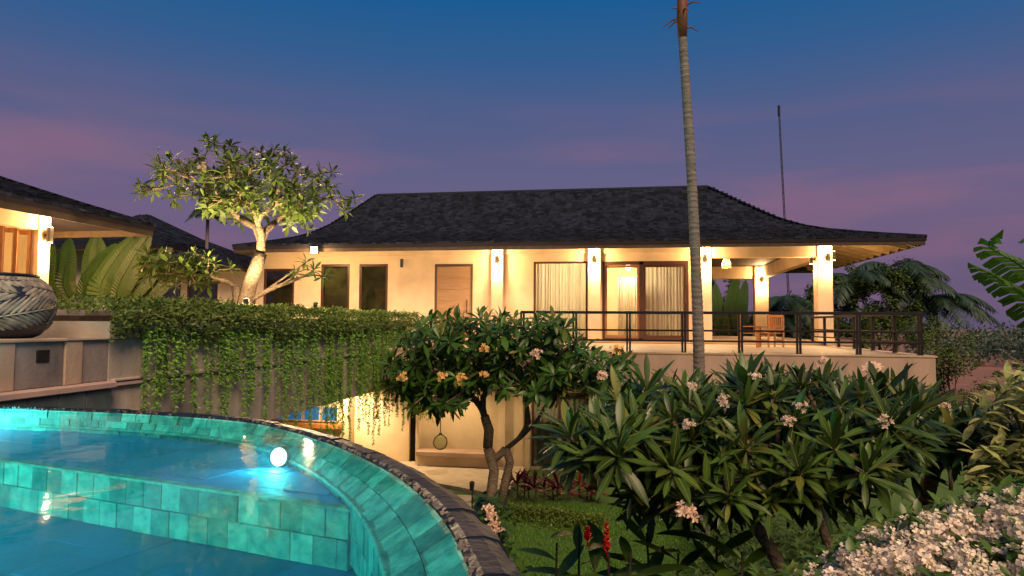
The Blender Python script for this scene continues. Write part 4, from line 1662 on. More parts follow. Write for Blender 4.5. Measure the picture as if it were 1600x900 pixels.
# ------------------------------------------------------------------ lit frangipani behind the hedge
r = random.Random(21)
base = Vector((-8.25, 13.6, 4.5))
ft = thing('frangipani_tree', 'lamplit frangipani tree with thick forked trunk rising behind the hedge', 'tree', base)
tm = MB()
fork = Vector((-7.90, 13.7, 6.02))
trunk = [base, base + Vector((.08, 0, .40)), base + Vector((.15, .02, .80)), base + Vector((.26, .05, 1.15)), fork]
tm.tube(trunk, [.20, .175, .16, .15, .14], 14)
tm.tube([base + Vector((-.05, 0, .1)), base + Vector((-.12, .05, .5)), base + Vector((-.20, .08, .78))], [.15, .12, .10], 10)
tips = ell_tips(r, 200, (-8.25, 13.8, 7.38), (2.42, 1.9, 1.28), .3, -.8, .185)
tips = [t for t in tips if t.z > 6.55 + .25 * max(0, -7.6 - t.x)]
# flatten left, dip right like the crown outline
left2 = ell_tips(r, 44, (-9.55, 13.4, 5.62), (1.15, .7, .52), .2, -.8, .15)
right2 = [at(505, 432, y=13.4), at(478, 410, y=13.6), at(490, 422, y=13.2), at(462, 428, y=13.1)]
res = grow(tm, fork, tips, .145, r, .017, .3, (.30, .46), d0=Vector((.1, 0, 1)).normalized())
res += grow(tm, base + Vector((-.20, .08, .76)), left2, .075, r, .013, .05, (.3, .45), d0=Vector((-.75, 0, .55)).normalized())
res += grow(tm, base + Vector((.12, 0, .42)), right2, .06, r, .014, .1, (.4, .5), d0=Vector((.8, -.1, .5)).normalized())
tm.build('trunk', bark_pl, ft, smooth=True)
items = []
for p, d in res:
    ax = (d * .5 + Vector((0, 0, .75)) + (p - Vector((-8.3, 13.8, 6.8))) * .12)
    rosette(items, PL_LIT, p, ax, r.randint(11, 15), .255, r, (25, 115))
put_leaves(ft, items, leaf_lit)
for k, (p, d) in enumerate(sorted(res, key=lambda q: q[0].y)[:5]):
    if k == 2:
        flower_head(ft, p + Vector((0, -.05, .08)), Vector((0, -.3, 1)), .11, petal_w, r)

# ------------------------------------------------------------------ middle frangipani on the lawn
r = random.Random(5)
base = Vector((-3.17, 15.9, -.02))
mt_ = thing('frangipani_tree', 'tall frangipani with twin leaning trunks and orange flowers before the bench', 'tree', base)
tm = MB()
f1 = at(790, 705, y=15.9)
k1 = at(745, 640, y=15.8)
tm.tube([base, at(768, 770, y=15.9), at(772, 735, y=15.9), at(762, 700, y=15.9)], [.16, .13, .12, .115], 12)
tm.tube([base + Vector((.25, .15, 0)), at(790, 750, y=16), at(797, 722, y=16), at(790, 700, y=16)], [.12, .10, .10, .10], 10)
tm.tube([at(762, 700, y=15.9), at(764, 672, y=15.9), at(757, 650, y=15.85)], [.115, .12, .11], 10)
tm.tube([at(790, 702, y=16), at(775, 716, y=15.95), at(763, 700, y=15.9)], [.10, .10, .10], 10)
A1 = at(757, 650, y=15.85)
B1 = at(790, 702, y=16)
tips = []
for _ in range(9000):
    u, v = r.uniform(606, 985), r.uniform(486, 645)
    yy = r.uniform(14.4, 17.0)
    # crown outline in the photo: domed top, lower flanks
    top = 496 + 40 * abs((u - 768) / 150) ** 5 if u < 905 else 535 + (u - 900) * .35
    bot = float(np.interp(u, [605, 640, 700, 745, 790, 850, 900, 985], [600, 635, 640, 622, 612, 622, 612, 585]))
    if not (top < v < bot):
        continue
    p = at(u, v, y=yy)
    if any((p - o).length < .25 for o in tips):
        continue
    tips.append(p)
tips = tips[:255]
gL = [t for t in tips if pix(t)[0] < 835]
gR = [t for t in tips if pix(t)[0] >= 835]
res = grow(tm, A1, gL, .105, r, .016, .25, (.28, .42), d0=Vector((-.35, 0, .9)).normalized())
res += grow(tm, B1, gR, .085, r, .015, .25, (.30, .45), d0=Vector((.75, 0, .5)).normalized())
tm.build('trunk', bark_pl, mt_, smooth=True)
items = []
for p, d in res:
    rosette(items, PL_DK, p, d * .7 + Vector((0, -.15, .55)), r.randint(11, 15), .36, r, (25, 125))
put_leaves(mt_, items, leaf_dk)
for (u, v), mtl in (((630, 592), petal_y), ((690, 590), petal_y), ((755, 548), petal_y), ((757, 586), petal_y), ((964, 548), petal_y), ((722, 594), petal_y), ((838, 556), petal_w), ((940, 588), petal_w)):
    flower_head(mt_, at(u, v, y=14.05), Vector((0, -.5, .7)), .12, mtl, r, 9)


# ------------------------------------------------------------------ near frangipanis on the slope
def near_tree(seed, label, trunk_px, tips_fn, ybase, ntip, L, r0, flowers, sep=.12):
    r = random.Random(seed)
    pts = [at(u, v, y=y_) for u, v, y_ in trunk_px]
    g0 = pts[0].copy()
    g0.z = ground_h(g0.x, g0.y) - .05
    t = thing('frangipani_tree', label, 'tree', g0, 'frangipanis massed on the slope')
    m = MB()
    m.tube([g0] + pts, [r0 * 1.25] + [r0 * (1 - .22 * i / len(pts)) for i in range(len(pts))], 10)
    tips = []
    tries = 0
    while len(tips) < ntip and tries < 6000:
        tries += 1
        p = tips_fn(r)
        if p is None or any((p - o).length < sep for o in tips):
            continue
        tips.append(p)
    dl = (pts[-1] - pts[-2]).normalized()
    res = grow(m, pts[-1], tips, r0 * .8, r, .017, .2, (.30, .45), d0=dl)
    m.build('trunk', bark_pl, t, smooth=True)
    items = []
    for p, d in res:
        toward = (EYE - p).normalized()
        rosette(items, PL_NEAR, p, d * .35 + Vector((0, 0, .75)) + toward * .32, r.randint(14, 20), L, r, (12, 108), .25)
    put_leaves(t, items, leaf_near)
    for (u, v, y_, mtl, s) in flowers:
        flower_head(t, at(u, v, y=y_), Vector((0, -.6, .6)), s * .8, mtl, r, 9)
    return t


def region(poly_top, ymin, ymax, u0, u1, bot):
    def fn(r):
        u = r.uniform(u0, u1)
        yy = r.uniform(ymin, ymax)
        tp = poly_top(u)
        v = r.uniform(tp, bot(u))
        f_ = (v - tp) / max(1, bot(u) - tp)
        yy = yy - .6 * f_ + .3
        return at(u, v, y=yy)
    return fn


top_line = lambda u: 22 + np.interp(u, [860, 900, 950, 1010, 1060, 1110, 1160, 1210, 1280, 1340, 1400, 1450, 1500, 1560],
                               [640, 640, 612, 585, 592, 590, 582, 580, 582, 592, 600, 606, 630, 660])
near_tree(31, 'near frangipani with branching pale trunk leaning towards the red ginger', [(1228, 905, 5.1), (1200, 850, 5.1), (1165, 800, 5.15)],
          region(top_line, 4.6, 6.9, 890, 1165, lambda u: 798 if u > 985 else 720), 5.2, 185, .25, .050,
          [(1130, 628, 4.6, petal_w, .055), (1078, 605, 4.8, petal_w, .05), (1075, 665, 4.4, petal_w, .05), (885, 682, 5.0, petal_w, .055), (1072, 802, 4.3, petal_w, .085), (1180, 590, 4.9, petal_w, .045)])
near_tree(47, 'near frangipani with forked pale trunk standing against the white bougainvillea', [(1290, 905, 4.9), (1300, 860, 4.9), (1285, 815, 4.95)],
          region(top_line, 4.6, 6.9, 1140, 1430, lambda u: 785 if u < 1330 else 745), 5.0, 190, .25, .050,
          [(1250, 636, 4.5, petal_w, .05), (1232, 660, 4.4, petal_w, .05), (1380, 662, 4.6, petal_w, .06), (1365, 582, 5.6, petal_w, .11), (1285, 568, 5.8, petal_w, .07)])
near_tree(53, 'frangipani with short twin trunk beside the variegated bush', [(1440, 800, 6.6), (1452, 755, 6.6), (1462, 720, 6.6)],
          region(lambda u: top_line(u) + 18, 5.9, 7.6, 1395, 1560, lambda u: 705), 6.6, 70, .28, .075,
          [(1475, 636, 5.9, petal_w, .05), (1420, 700, 5.9, petal_w, .05)], .17)

# ------------------------------------------------------------------ white bougainvillea
r = random.Random(8)
bz = thing('bougainvillea', 'sprawling bougainvillea covered in white and pink bracts', 'shrub', (1.6, 3.1, ground_h(1.6, 3.1)))
st = MB()
br_me = []
for k in range(4):
    m = MB()
    for q in range(7):
        c = Vector((r.uniform(-.6, .6), r.uniform(-.6, .6), r.uniform(-.4, .5)))
        n_ = (c + Vector((0, 0, .4))).normalized()
        e1 = n_.orthogonal().normalized()
        e2 = n_.cross(e1)
        for w_ in range(3):
            a = w_ * 2.094 + r.random()
            d = e1 * math.cos(a) + e2 * math.sin(a)
            s = n_.cross(d)
            m.add([c, c + d * .34 + s * .24 + n_ * .16, c + d * .58 + n_ * .22, c + d * .34 - s * .24 + n_ * .16], [(0, 1, 2, 3)])
    br_me.append(m.mesh('bract_cluster', petal_p))
lf_b = [leaf_mesh('bougainvillea_leaf', leaf_near, .5, 3, .1, .2, .45, 0, tn) for tn in (.3, .8)]
fi, li = [], []
btop = lambda u: np.interp(u, [1180, 1260, 1330, 1400, 1480, 1560, 1640], [905, 885, 838, 812, 790, 768, 745])
for k in range(1500):
    u = 1180 + 460 * r.random() ** .75
    v = btop(u) + abs(r.gauss(0, 1)) * 55 + r.uniform(0, 40)
    if v > 960:
        continue
    f_ = (v - btop(u)) / 140
    p = at(u, v, y=r.uniform(3.3, 4.2) - f_ * .9)
    fi.append((r.choice(br_me), frame(p, Vector((r.uniform(-1, 1), r.uniform(-1, 1), r.uniform(-.3, .3))), Vector((r.uniform(-.4, .4), -.5, .8)), r.uniform(.024, .044))))
for k in range(4200):
    u = 1170 + 470 * r.random() ** .8
    v = btop(u) + r.uniform(-6, 160)
    f_ = (v - btop(u)) / 140
    p = at(u, v, y=r.uniform(3.35, 4.5) - f_ * .85)
    d = Vector((r.uniform(-1, 1), r.uniform(-1, .4), r.uniform(-.5, .8)))
    li.append((r.choice(lf_b), frame(p, d, Vector((0, -.2, 1)), r.uniform(.05, .085))))
put_leaves(bz, fi, petal_p, 300, 'bract_cluster', 'bracts')
join_instances('foliage', li, bz, leaf_near)
b0 = Vector((1.7, 3.4, ground_h(1.7, 3.4) - .05))
sp = [it[1].translation for it in fi[::28]]
grow(st, b0, sp, .03, r, .006, .2)
st.build('stems', bark_dk, bz, smooth=True)

# variegated bush
r = random.Random(12)
vb = thing('variegated_bush', 'cream and green variegated bush above the bougainvillea', 'shrub', (4.0, 6.4, ground_h(4.0, 6.4)))
vm = [leaf_mesh('variegated_leaf', leaf_vari, .30, 4, .15, .25, .5, 0, tn) for tn in (.1, .5, .9)]
items = []
vtop = lambda u: np.interp(u, [1520, 1545, 1570, 1600, 1680], [665, 628, 600, 578, 560])
for k in range(1500):
    u = r.uniform(1520, 1680)
    v = vtop(u) + r.uniform(0, 1) ** 1.3 * 200
    p = at(u, v, y=r.uniform(5.2, 6.8))
    d = Vector((r.uniform(-1, 1), r.uniform(-1, .3), r.uniform(-.4, .9)))
    items.append((r.choice(vm), frame(p, d, Vector((0, -.3, 1)), r.uniform(.10, .19))))
put_leaves(vb, items, leaf_vari)
st = MB()
grow(st, Vector((4.0, 6.4, ground_h(4.0, 6.4) - .05)), [it[1].translation for it in items[::50]], .04, r, .008, .2)
st.build('stems', bark_dk, vb, smooth=True)

# ------------------------------------------------------------------ hedge and trailing vines on the planter
r = random.Random(14)
hd = thing('trailing_hedge', 'dense clipped hedge spilling trailing vines over the concrete planter wall', 'hedge', (-7.0, 14, 4.5))
small = MB().add([(0, 0, 0), (.5, -.22, .06), (1, 0, 0), (.5, .22, .06)], [(0, 1, 2, 3)], .5).mesh('hedge_leaf', leaf_hedge)
items = []
for k in range(18000):
    y = 7.55 + 13.0 * r.random()
    top = 4.80 + .10 * mnoise.noise((y * 1.7, 0, 0)) + .06 * mnoise.noise((y * 5.1, 2, 0))
    botz = 4.24 + .20 * mnoise.noise((y * 1.3, 7, 0)) - .12 * (y > 12)
    q = r.random()
    if q < .62:          # front curtain
        z = botz + (top - botz) * r.random() ** .8
        x = XW + .06 + .14 * math.sin(math.pi * min(1, (z - botz) / (top - botz))) * r.uniform(.3, 1) - (.0 if z < 4.55 else .1 * (z - 4.55))
    else:                # top
        x = XW + .12 - 1.35 * r.random()
        z = top - r.random() ** 2 * .16 + .04 * mnoise.noise((x * 4, y * 4, 5))
    if y < 8.0 and z < 4.3 and r.random() < .5:
        continue
    d = Vector((r.uniform(-.3, 1), r.uniform(-1, 1), r.uniform(-.8, .6)))
    up = Vector((.7, -.2, .8)) + Vector((r.uniform(-.6, .6), r.uniform(-.6, .6), r.uniform(-.5, .5)))
    items.append((small, frame(Vector((x, y, z)), d, up, r.uniform(.05, .095))))
join_instances('foliage', items, hd, leaf_hedge)
vl = MB().add([(0, 0, 0), (.5, -.2, .05), (1, 0, 0), (.5, .2, .05)], [(0, 1, 2, 3)], .5).mesh('vine_leaf', leaf_vine)
vcount = 0


def vine(x, y, ztop, length, r, parent, dense=1.0):
    mm = MB()
    pts, z = [], 0.0
    px_, py_ = x, y
    nseg = max(3, int(length / .12))
    for i in range(nseg + 1):
        pts.append(Vector((px_, py_, ztop - length * i / nseg)))
        px_ += r.uniform(-.012, .014)
        py_ += r.uniform(-.02, .02)
    mm.tube(pts, .004, 4, False)
    n_ = int(length * 105 * dense)
    for k in range(n_):
        t = r.random() ** .9
        j = min(int(t * nseg), nseg - 1)
        p = pts[j].lerp(pts[j + 1], t * nseg - j)
        a = r.uniform(0, 6.28)
        d = Vector((math.cos(a) * .8, math.sin(a) * .8, r.uniform(-.9, .1)))
        s_ = r.uniform(.055, .10) * (1 - .35 * t)
        M_ = frame(p, d, Vector((.8, -.5, .5)), s_)
        mm.add([M_ @ Vector(q) for q in ((0, 0, 0), (.5, -.2, .05), (1, 0, 0), (.5, .2, .05))], [(0, 1, 2, 3)])
    mm.build('vine', leaf_vine, parent)


for k in range(112):
    f_ = (k + r.random()) / 112
    y = 8.0 + 12.4 * f_
    y += .5 * mnoise.noise((y * 1.9, 3.3, 0))
    ln = r.choice((.3, .5, .7, .9, 1.2)) * r.uniform(.7, 1.2)
    if y > 13:
        ln = r.uniform(.9, 2.3)
    elif y > 8.3:
        ln = r.uniform(.5, 1.9)
    vine(XW + .10 + r.uniform(-.02, .08), y, 4.42, ln + .2, r, hd, r.choice((.4, .8, 1.5)))
for k in range(26):
    y = r.uniform(13.5, 20.4)
    vine(XW + .06 + r.uniform(-.02, .05), y, 3.9, r.uniform(1.6, 2.6), r, hd, r.uniform(.7, 1.2))

# yellow-green fern hanging at the end of the planter
fr_ = thing('hanging_fern', 'yellow-green fern hanging beside the dark doorway under the deck', 'fern', at(656, 605, y=20.0))
c = at(656, 620, y=20.0)
for k in range(46):
    a = r.uniform(0, 6.28)
    sp_ = r.uniform(.15, .55)
    pts = [c + Vector((math.cos(a) * sp_ * t, math.sin(a) * sp_ * t * .5, .45 - 1.35 * t * t * r.uniform(.5, 1.1) + .25 * t)) for t in (0, .25, .5, .75, 1)]
    m = MB().tube(pts, .006, 4, False)
    for q in range(26):
        t = (q + .5) / 26 * 3.99
        j = int(t)
        p = pts[j].lerp(pts[j + 1], t - j)
        d = Vector((r.uniform(-1, 1), r.uniform(-1, 1), -.5))
        M_ = frame(p, d, Vector((0, -.6, .8)), r.uniform(.07, .12))
        m.add([M_ @ Vector(v_) for v_ in ((0, 0, 0), (.5, -.16, 0), (1, 0, 0), (.5, .16, 0))], [(0, 1, 2, 3)])
    m.build('frond', leaf_fern, fr_)
MB().lathe(c + Vector((0, 0, .32)), [(.10, 0), (.16, .12), (.17, .18)], 14).build('basket', bark_dk, fr_)
MB().tube([c + Vector((0, 0, .48)), (c.x, c.y, 2.99 if c.y > 17.4 else 2.7)], .008, 5).build('hanger', fixmetal, fr_)


# ------------------------------------------------------------------ big leaves: banana and traveller palms
def blade(parent, pts, wid, r, torn=0.0, n=26, name='leaf', up=Vector((0, 0, 1)), material=None, droop=.35, fold=.25):
    """broad leaf on a curved midrib; torn into strips where the wind split it"""
    P = catmull([Vector(p) for p in pts], 10)
    P = resample(P, sum((b - a).length for a, b in zip(P, P[1:])) / n)
    m = MB()
    for i in range(len(P) - 1):
        t0, t1 = i / (len(P) - 1), (i + 1) / (len(P) - 1)
        tg = (P[i + 1] - P[i]).normalized()
        sd_ = tg.cross(up).normalized()
        nn = sd_.cross(tg)
        for s in (-1, 1):
            w0 = wid * (math.sin(math.pi * min(1, .06 + .94 * t0)) ** .55)
            w1 = wid * (math.sin(math.pi * min(1, .06 + .94 * t1)) ** .55)
            dr = droop * (1 + (r.uniform(0, torn)))
            gap = .12 * torn if torn else 0
            sweep = tg * wid * .35
            ln0, ln1 = r.uniform(1 - .18 * torn, 1), r.uniform(1 - .18 * torn, 1)
            if not torn:
                ln0 = ln1 = 1
            a, b = P[i], P[i + 1].lerp(P[i], gap)
            vs_ = []
            for q, (c0, c1) in ((0, (0, 0)), (.5, (w0 * .5, w1 * .5)), (1, (w0 * ln0, w1 * ln1))):
                for base_, w_ in ((a, c0), (b, c1)):
                    vs_.append(base_ + sd_ * s * w_ + sweep * q + nn * (fold * w_ * (1 - q)) - Vector((0, 0, 1)) * dr * w_ * q)
            m.add(vs_, [(0, 1, 3, 2), (2, 3, 5, 4)], .4 + .3 * r.random() if torn else .5)
    m.tube(P, [wid * .07 * (1 - .8 * i / len(P)) for i in range(len(P))], 6)
    return m.build(name, material or leaf_broad, parent, smooth=not torn)


r = random.Random(2)
bn = thing('banana_plant', 'banana plant with wind-torn feathery leaves leaning over the far slope', 'plant', (5.4, 8.2, ground_h(5.4, 8.2)))
MB().tube([(5.4, 8.2, ground_h(5.4, 8.2) - .05), (5.35, 8.2, 2.5), (5.3, 8.15, 3.9)], [.14, .12, .09], 10).build('trunk', palm_bark, bn, smooth=True)
q0 = Vector((5.3, 8.15, 3.85))
leaf_keep, leaf_broad = leaf_broad, leaf_ginger
blade(bn, [q0, at(1640, 455, y=8.0), at(1590, 412, y=7.8), at(1545, 385, y=7.6), at(1556, 368, y=7.5)], .30, r, 1.0, 30)
blade(bn, [q0, at(1640, 500, y=7.8), at(1600, 462, y=7.6), at(1560, 436, y=7.5), at(1522, 415, y=7.4)], .26, r, 1.0, 30)
blade(bn, [q0, at(1680, 420, y=8.2), at(1640, 360, y=8.3), at(1602, 372, y=8.3)], .30, r, 1.0, 26)
blade(bn, [q0, q0 + Vector((.6, .3, .8)), q0 + Vector((1.3, .4, 1.1)), q0 + Vector((1.9, .4, .8))], .28, r, 1.0, 26)
leaf_broad = leaf_keep

for lab, bx, by, spec in (
        ('traveller palm with broad upright leaves beside the pavilion column', -14.2, 16.2,
         [(95, 468, 108, 378, .36), (150, 470, 150, 372, .40), (118, 470, 180, 385, .32), (70, 470, 84, 385, .25)]),
        ('bird of paradise clump with slanting paddle leaves behind the hedge corner', -12.6, 15.6,
         [(170, 472, 232, 368, .42), (190, 472, 265, 392, .34), (140, 472, 205, 372, .32), (215, 474, 300, 418, .22)])):
    t = thing('traveller_palm', lab, 'plant', (bx, by, 4.38))
    MB().tube([(bx, by, 4.36), (bx, by, 4.95)], [.14, .12], 8).build('trunk', palm_bark, t, smooth=True)
    for (u0, v0, u1, v1, wd) in spec:
        a, b = at(u0, v0, y=by - .2), at(u1, v1, y=by - r.uniform(0, .7))
        s0 = Vector((bx, by, 4.9))
        blade(t, [s0, s0.lerp(a, .6), a.lerp(b, .25), a.lerp(b, .65) + Vector((0, 0, .08)), b], wd, r, .22, 30, up=Vector((.2, -1, .35)), fold=.15, droop=.1, material=leaf_trav)
for lab, bx, by, spec in (
        ('bird of paradise clump behind the porch by the rear pillar', 5.6, 41.5,
         [(1135, 530, 1150, 432, .45), (1150, 530, 1165, 440, .42), (1128, 530, 1118, 445, .40), (1160, 530, 1140, 450, .40)]),):
    t = thing('traveller_palm', lab, 'plant', (bx, by, ground_h(bx, by)))
    MB().tube([(bx, by, ground_h(bx, by) - .05), (bx, by, 3.9)], [.16, .12], 8).build('trunk', palm_bark, t, smooth=True)
    for (u0, v0, u1, v1, wd) in spec:
        a, b = at(u0, v0, y=by - .2), at(u1, v1, y=by)
        s0 = Vector((bx, by, 3.8))
        blade(t, [s0, a, a.lerp(b, .35), a.lerp(b, .7), b], wd, r, .15, 22, up=Vector((.2, -1, .35)), fold=.15, droop=.1)


# ------------------------------------------------------------------ palms
def palm(name, label, base, top, r0, fronds, L, r, material=leaf_palm, bend=Vector((0, 0, 0)), rings=60, shaft=None, droop=1.0, group=None, nl=34, lw=.045, elmin=.15):
    t = thing(name, label, 'palm tree', base, group)
    base, top = Vector(base), Vector(top)
    m = MB()
    pts, rr = [], []
    for i in range(rings * 2 + 1):
        f_ = i / (rings * 2)
        p = base.lerp(top, f_) + bend * math.sin(math.pi * f_)
        pts.append(p)
        rr.append(r0 * (1.12 - .34 * f_) * (1.0 if i % 2 else .93) * (1 + .5 * max(0, .06 - f_) / .06))
    m.tube(pts, rr, 16 if rings > 30 else 8)
    m.build('trunk', palm_bark if rings <= 30 else ring_bark, t, smooth=rings <= 30)
    c = top
    if shaft:
        MB().tube([top - Vector((0, 0, .1)), top + Vector((0, 0, .4)), top + Vector((0, 0, shaft))], [r0 * .80, r0 * .95, r0 * .4], 14).build('crownshaft', redshaft, t, smooth=True)
        for k in range(7):
            a = k * .9 + .5
            d = Vector((math.cos(a), math.sin(a), .25 - .5 * (k % 2)))
            MB().tube([top + Vector((0, 0, .1 + .08 * k)), top + Vector((0, 0, .12 + .08 * k)) + d * .22, top + Vector((0, 0, .08 + .08 * k)) + d * .42 - Vector((0, 0, .08))], [.03, .02, .008], 6).build('frond_stub', redshaft, t)
        c = top + Vector((0, 0, shaft))
    for k in range(fronds):
        a = k * 2.39996 + r.uniform(-.2, .2)
        el = r.uniform(elmin, elmin + .95)
        h = Vector((math.cos(a), math.sin(a), 0))
        pts = []
        l_ = L * r.uniform(.8, 1.1)
        for i in range(9):
            s = i / 8
            pts.append(c + h * l_ * s * (.55 + .4 * (1 - el * .4)) + Vector((0, 0, l_ * (el * .62 * s - droop * .62 * s * s))))
        f = MB()
        f.tube(pts, [.022 * (1 - .85 * i / 8) * (L / 2.5) for i in range(9)], 5, False)
        for i in range(nl):
            s = .12 + .88 * i / nl
            j = min(int(s * 8), 7)
            p = pts[j].lerp(pts[j + 1], s * 8 - j)
            tg = (pts[j + 1] - pts[j]).normalized()
            sd_ = tg.cross(Vector((0, 0, 1))).normalized()
            ll = L * .30 * math.sin(math.pi * (.12 + .8 * s)) ** .7 * r.uniform(.85, 1.1)
            for sgn in (-1, 1):
                d = (sd_ * sgn + tg * .7 - Vector((0, 0, .45 * r.uniform(.6, 1.4)))).normalized()
                q = p + d * ll * .5
                e = p + d * ll - Vector((0, 0, ll * .18))
                w_ = tg * lw * (L / 2.5)
                f.add([p - w_ * .4, q - w_, e, q + w_, p + w_ * .4], [(0, 1, 2, 3, 4)])
        f.build('frond', material, t)
    return t


r = random.Random(4)
tb = Vector((1.62, 15.0, -.02))
tt = at(1066, 52, y=15.0)
palm('royal_palm', 'tall slender ringed palm trunk with reddish crownshaft before the deck', tb, tt, .125, 11, 2.4, r,
     bend=Vector((.10, 0, 0)), rings=95, shaft=2.5, droop=.45, elmin=.8)
for u, v, y_, L_, n_, lab in ((1400, 425, 46, 4.3, 18, 'feathery palm with arching fronds beyond the porch corner'),
                              (1462, 470, 48, 4.0, 16, 'low drooping palm at the edge of the far field'),
                              (1335, 435, 44, 3.4, 15, 'palm half hidden behind the corner pillar'),
                              (1235, 470, 42.5, 2.8, 15, 'palm filling the open porch behind the rear railing'),
                              (1215, 500, 41.2, 2.2, 12, 'low palm just beyond the rear porch railing'),
                              (325, 330, 39, 1.5, 17, 'dark fan-like palm crown behind the lit frangipani')):
    p = at(u, v, y=y_)
    palm('garden_palm', lab, (p.x, p.y, ground_h(p.x, p.y) - .05), p, .13, n_, L_, r, rings=14, droop=1.15, nl=34, lw=.045,
         material=leaf_palm)


# ------------------------------------------------------------------ leafy background trees and bushes
def leafy(name, label, cat, base, blobs, nleaf, ls, r, material=leaf_bg, r0=.1, group=None):
    base = Vector(base)
    t = thing(name, label, cat, base, group)
    lm = MB().add([(0, 0, 0), (.45, -.22, .05), (1, 0, 0), (.45, .22, .05)], [(0, 1, 2, 3)], .5).mesh('leaf', material)
    items, tips = [], []
    vol = [b[3] * b[4] * b[5] for b in blobs]
    for (x, y, z, sx, sy, sz), v_ in zip(blobs, vol):
        cl = ell_tips(r, 26, (x, y, z), (sx, sy, sz), .2, -1)
        tips += cl[:6]
        nn = int(nleaf * v_ / sum(vol) / len(cl))
        for c_ in cl:
            rad_ = min(sx, sy, sz) * r.uniform(.25, .5)
            for _ in range(nn):
                v = Vector((r.gauss(0, 1), r.gauss(0, 1), r.gauss(0, 1)))
                v = v.normalized() * rad_ * r.random() ** .4
                items.append((lm, frame(c_ + v, Vector((r.uniform(-1, 1), r.uniform(-1, 1), r.uniform(-.7, .5))), v + Vector((0, 0, .3 + .01)), ls * r.uniform(.6, 1.3))))
    join_instances('crown', items, t, material)
    m = MB()
    grow(m, base, tips, r0, r, .012, .2)
    m.build('trunk', bark_dk, t, smooth=True)
    return t


r = random.Random(77)


def gz(p):
    return (p.x, p.y, ground_h(p.x, p.y) - .05)


p = at(1372, 440, y=43)
leafy('garden_tree', 'round leafy green tree catching light beyond the porch corner', 'tree', gz(p),
      [(p.x - 1.2, p.y, p.z - .3, 1.8, 1.5, 1.3), (p.x + .9, p.y, p.z - .1, 1.5, 1.4, 1.3), (p.x, p.y, p.z - 2.2, 2.6, 1.6, 1.3)], 9000, .22, r)
p = at(1480, 560, y=25)
leafy('garden_bush', 'dense dark green bush at the end of the deck slab', 'bush', gz(Vector((p.x, p.y, 0))),
      [(p.x, p.y, p.z + .1, .95, .9, .95), (p.x - .5, p.y + .5, p.z - 1.0, 1.1, 1.0, 1.0), (p.x + .5, p.y, p.z - 1.6, .9, .9, .9)], 6500, .12, r)
p = at(1300, 500, y=41.5)
leafy('garden_bush', 'dark leafy bush below the garden tree seen through the porch railing', 'bush', gz(Vector((p.x, p.y, 0))),
      [(p.x - 1.5, p.y, p.z - .3, 1.9, 1.1, 1.5), (p.x + 2.2, p.y, p.z - .5, 2.4, 1.2, 1.4), (p.x + 4.6, p.y, p.z - .9, 1.6, 1.2, 1.2)], 6500, .18, r)
p = at(1190, 500, y=43.5)
leafy('garden_tree', 'dark leafy tree standing behind the porch palms', 'tree', gz(p),
      [(p.x - 2.2, p.y, p.z + .3, 2.4, 1.2, 2.3), (p.x + 1.4, p.y, p.z + .0, 2.4, 1.2, 2.4), (p.x + 4.0, p.y + .8, p.z + .2, 2.0, 1.2, 2.2)], 14000, .26, r)
p = at(275, 440, y=22)
leafy('garden_bush', 'lamplit bush in the gap between hedge and villa', 'bush', (p.x, p.y, 4.3),
      [(p.x, p.y, 4.95, 1.0, .8, .6), (p.x + 1.3, p.y + .6, 4.8, .8, .7, .5)], 3200, .12, r, leaf_hedge)
# far scrub on the field
fi = 0
for u, v in ((1545, 545), (1570, 556), (1530, 572), (1590, 575), (1560, 590), (1605, 560), (1515, 548), (1540, 610)):
    d_ = (_F + _R * ((u - 800) / FPX) + _U * ((450 - v) / FPX))
    q = EYE.copy()
    for s in range(1, 400):
        q = EYE + d_ * s
        if q.z < ground_h(q.x, q.y):
            break
    sz = r.uniform(.9, 1.9)
    labs = ['scattered dark scrub bush on the brown field beyond the deck']
    leafy('scrub_bush', labs[0], 'bush', gz(q), [(q.x, q.y, ground_h(q.x, q.y) + sz * .6, sz, sz, sz * .8)], 700, .35, r, group='scrub bushes on the far field')
ts_ = MB()
for k in range(110):
    u = r.uniform(1430, 1740)
    p = at(u, 519, y=r.uniform(230, 330))
    h_ = r.uniform(7, 15)
    g_ = ground_h(p.x, p.y)
    for q in range(90):
        c_ = Vector((p.x + r.gauss(0, 3.5), p.y + r.gauss(0, 2), g_ + h_ * r.random() ** .7))
        M_ = frame(c_, Vector((r.uniform(-1, 1), r.uniform(-1, 1), r.uniform(-.5, 1))), Vector((r.uniform(-1, 1), -1, .5)), r.uniform(.8, 1.8))
        ts_.add([M_ @ Vector(v_) for v_ in ((0, 0, 0), (.5, -.25, 0), (1, 0, 0), (.5, .25, 0))], [(0, 1, 2, 3)])
o = ts_.build('distant_tree_line', leaf_palm, kind='stuff')
tag(o, 'dim distant tree line along the edge of the field', 'trees')

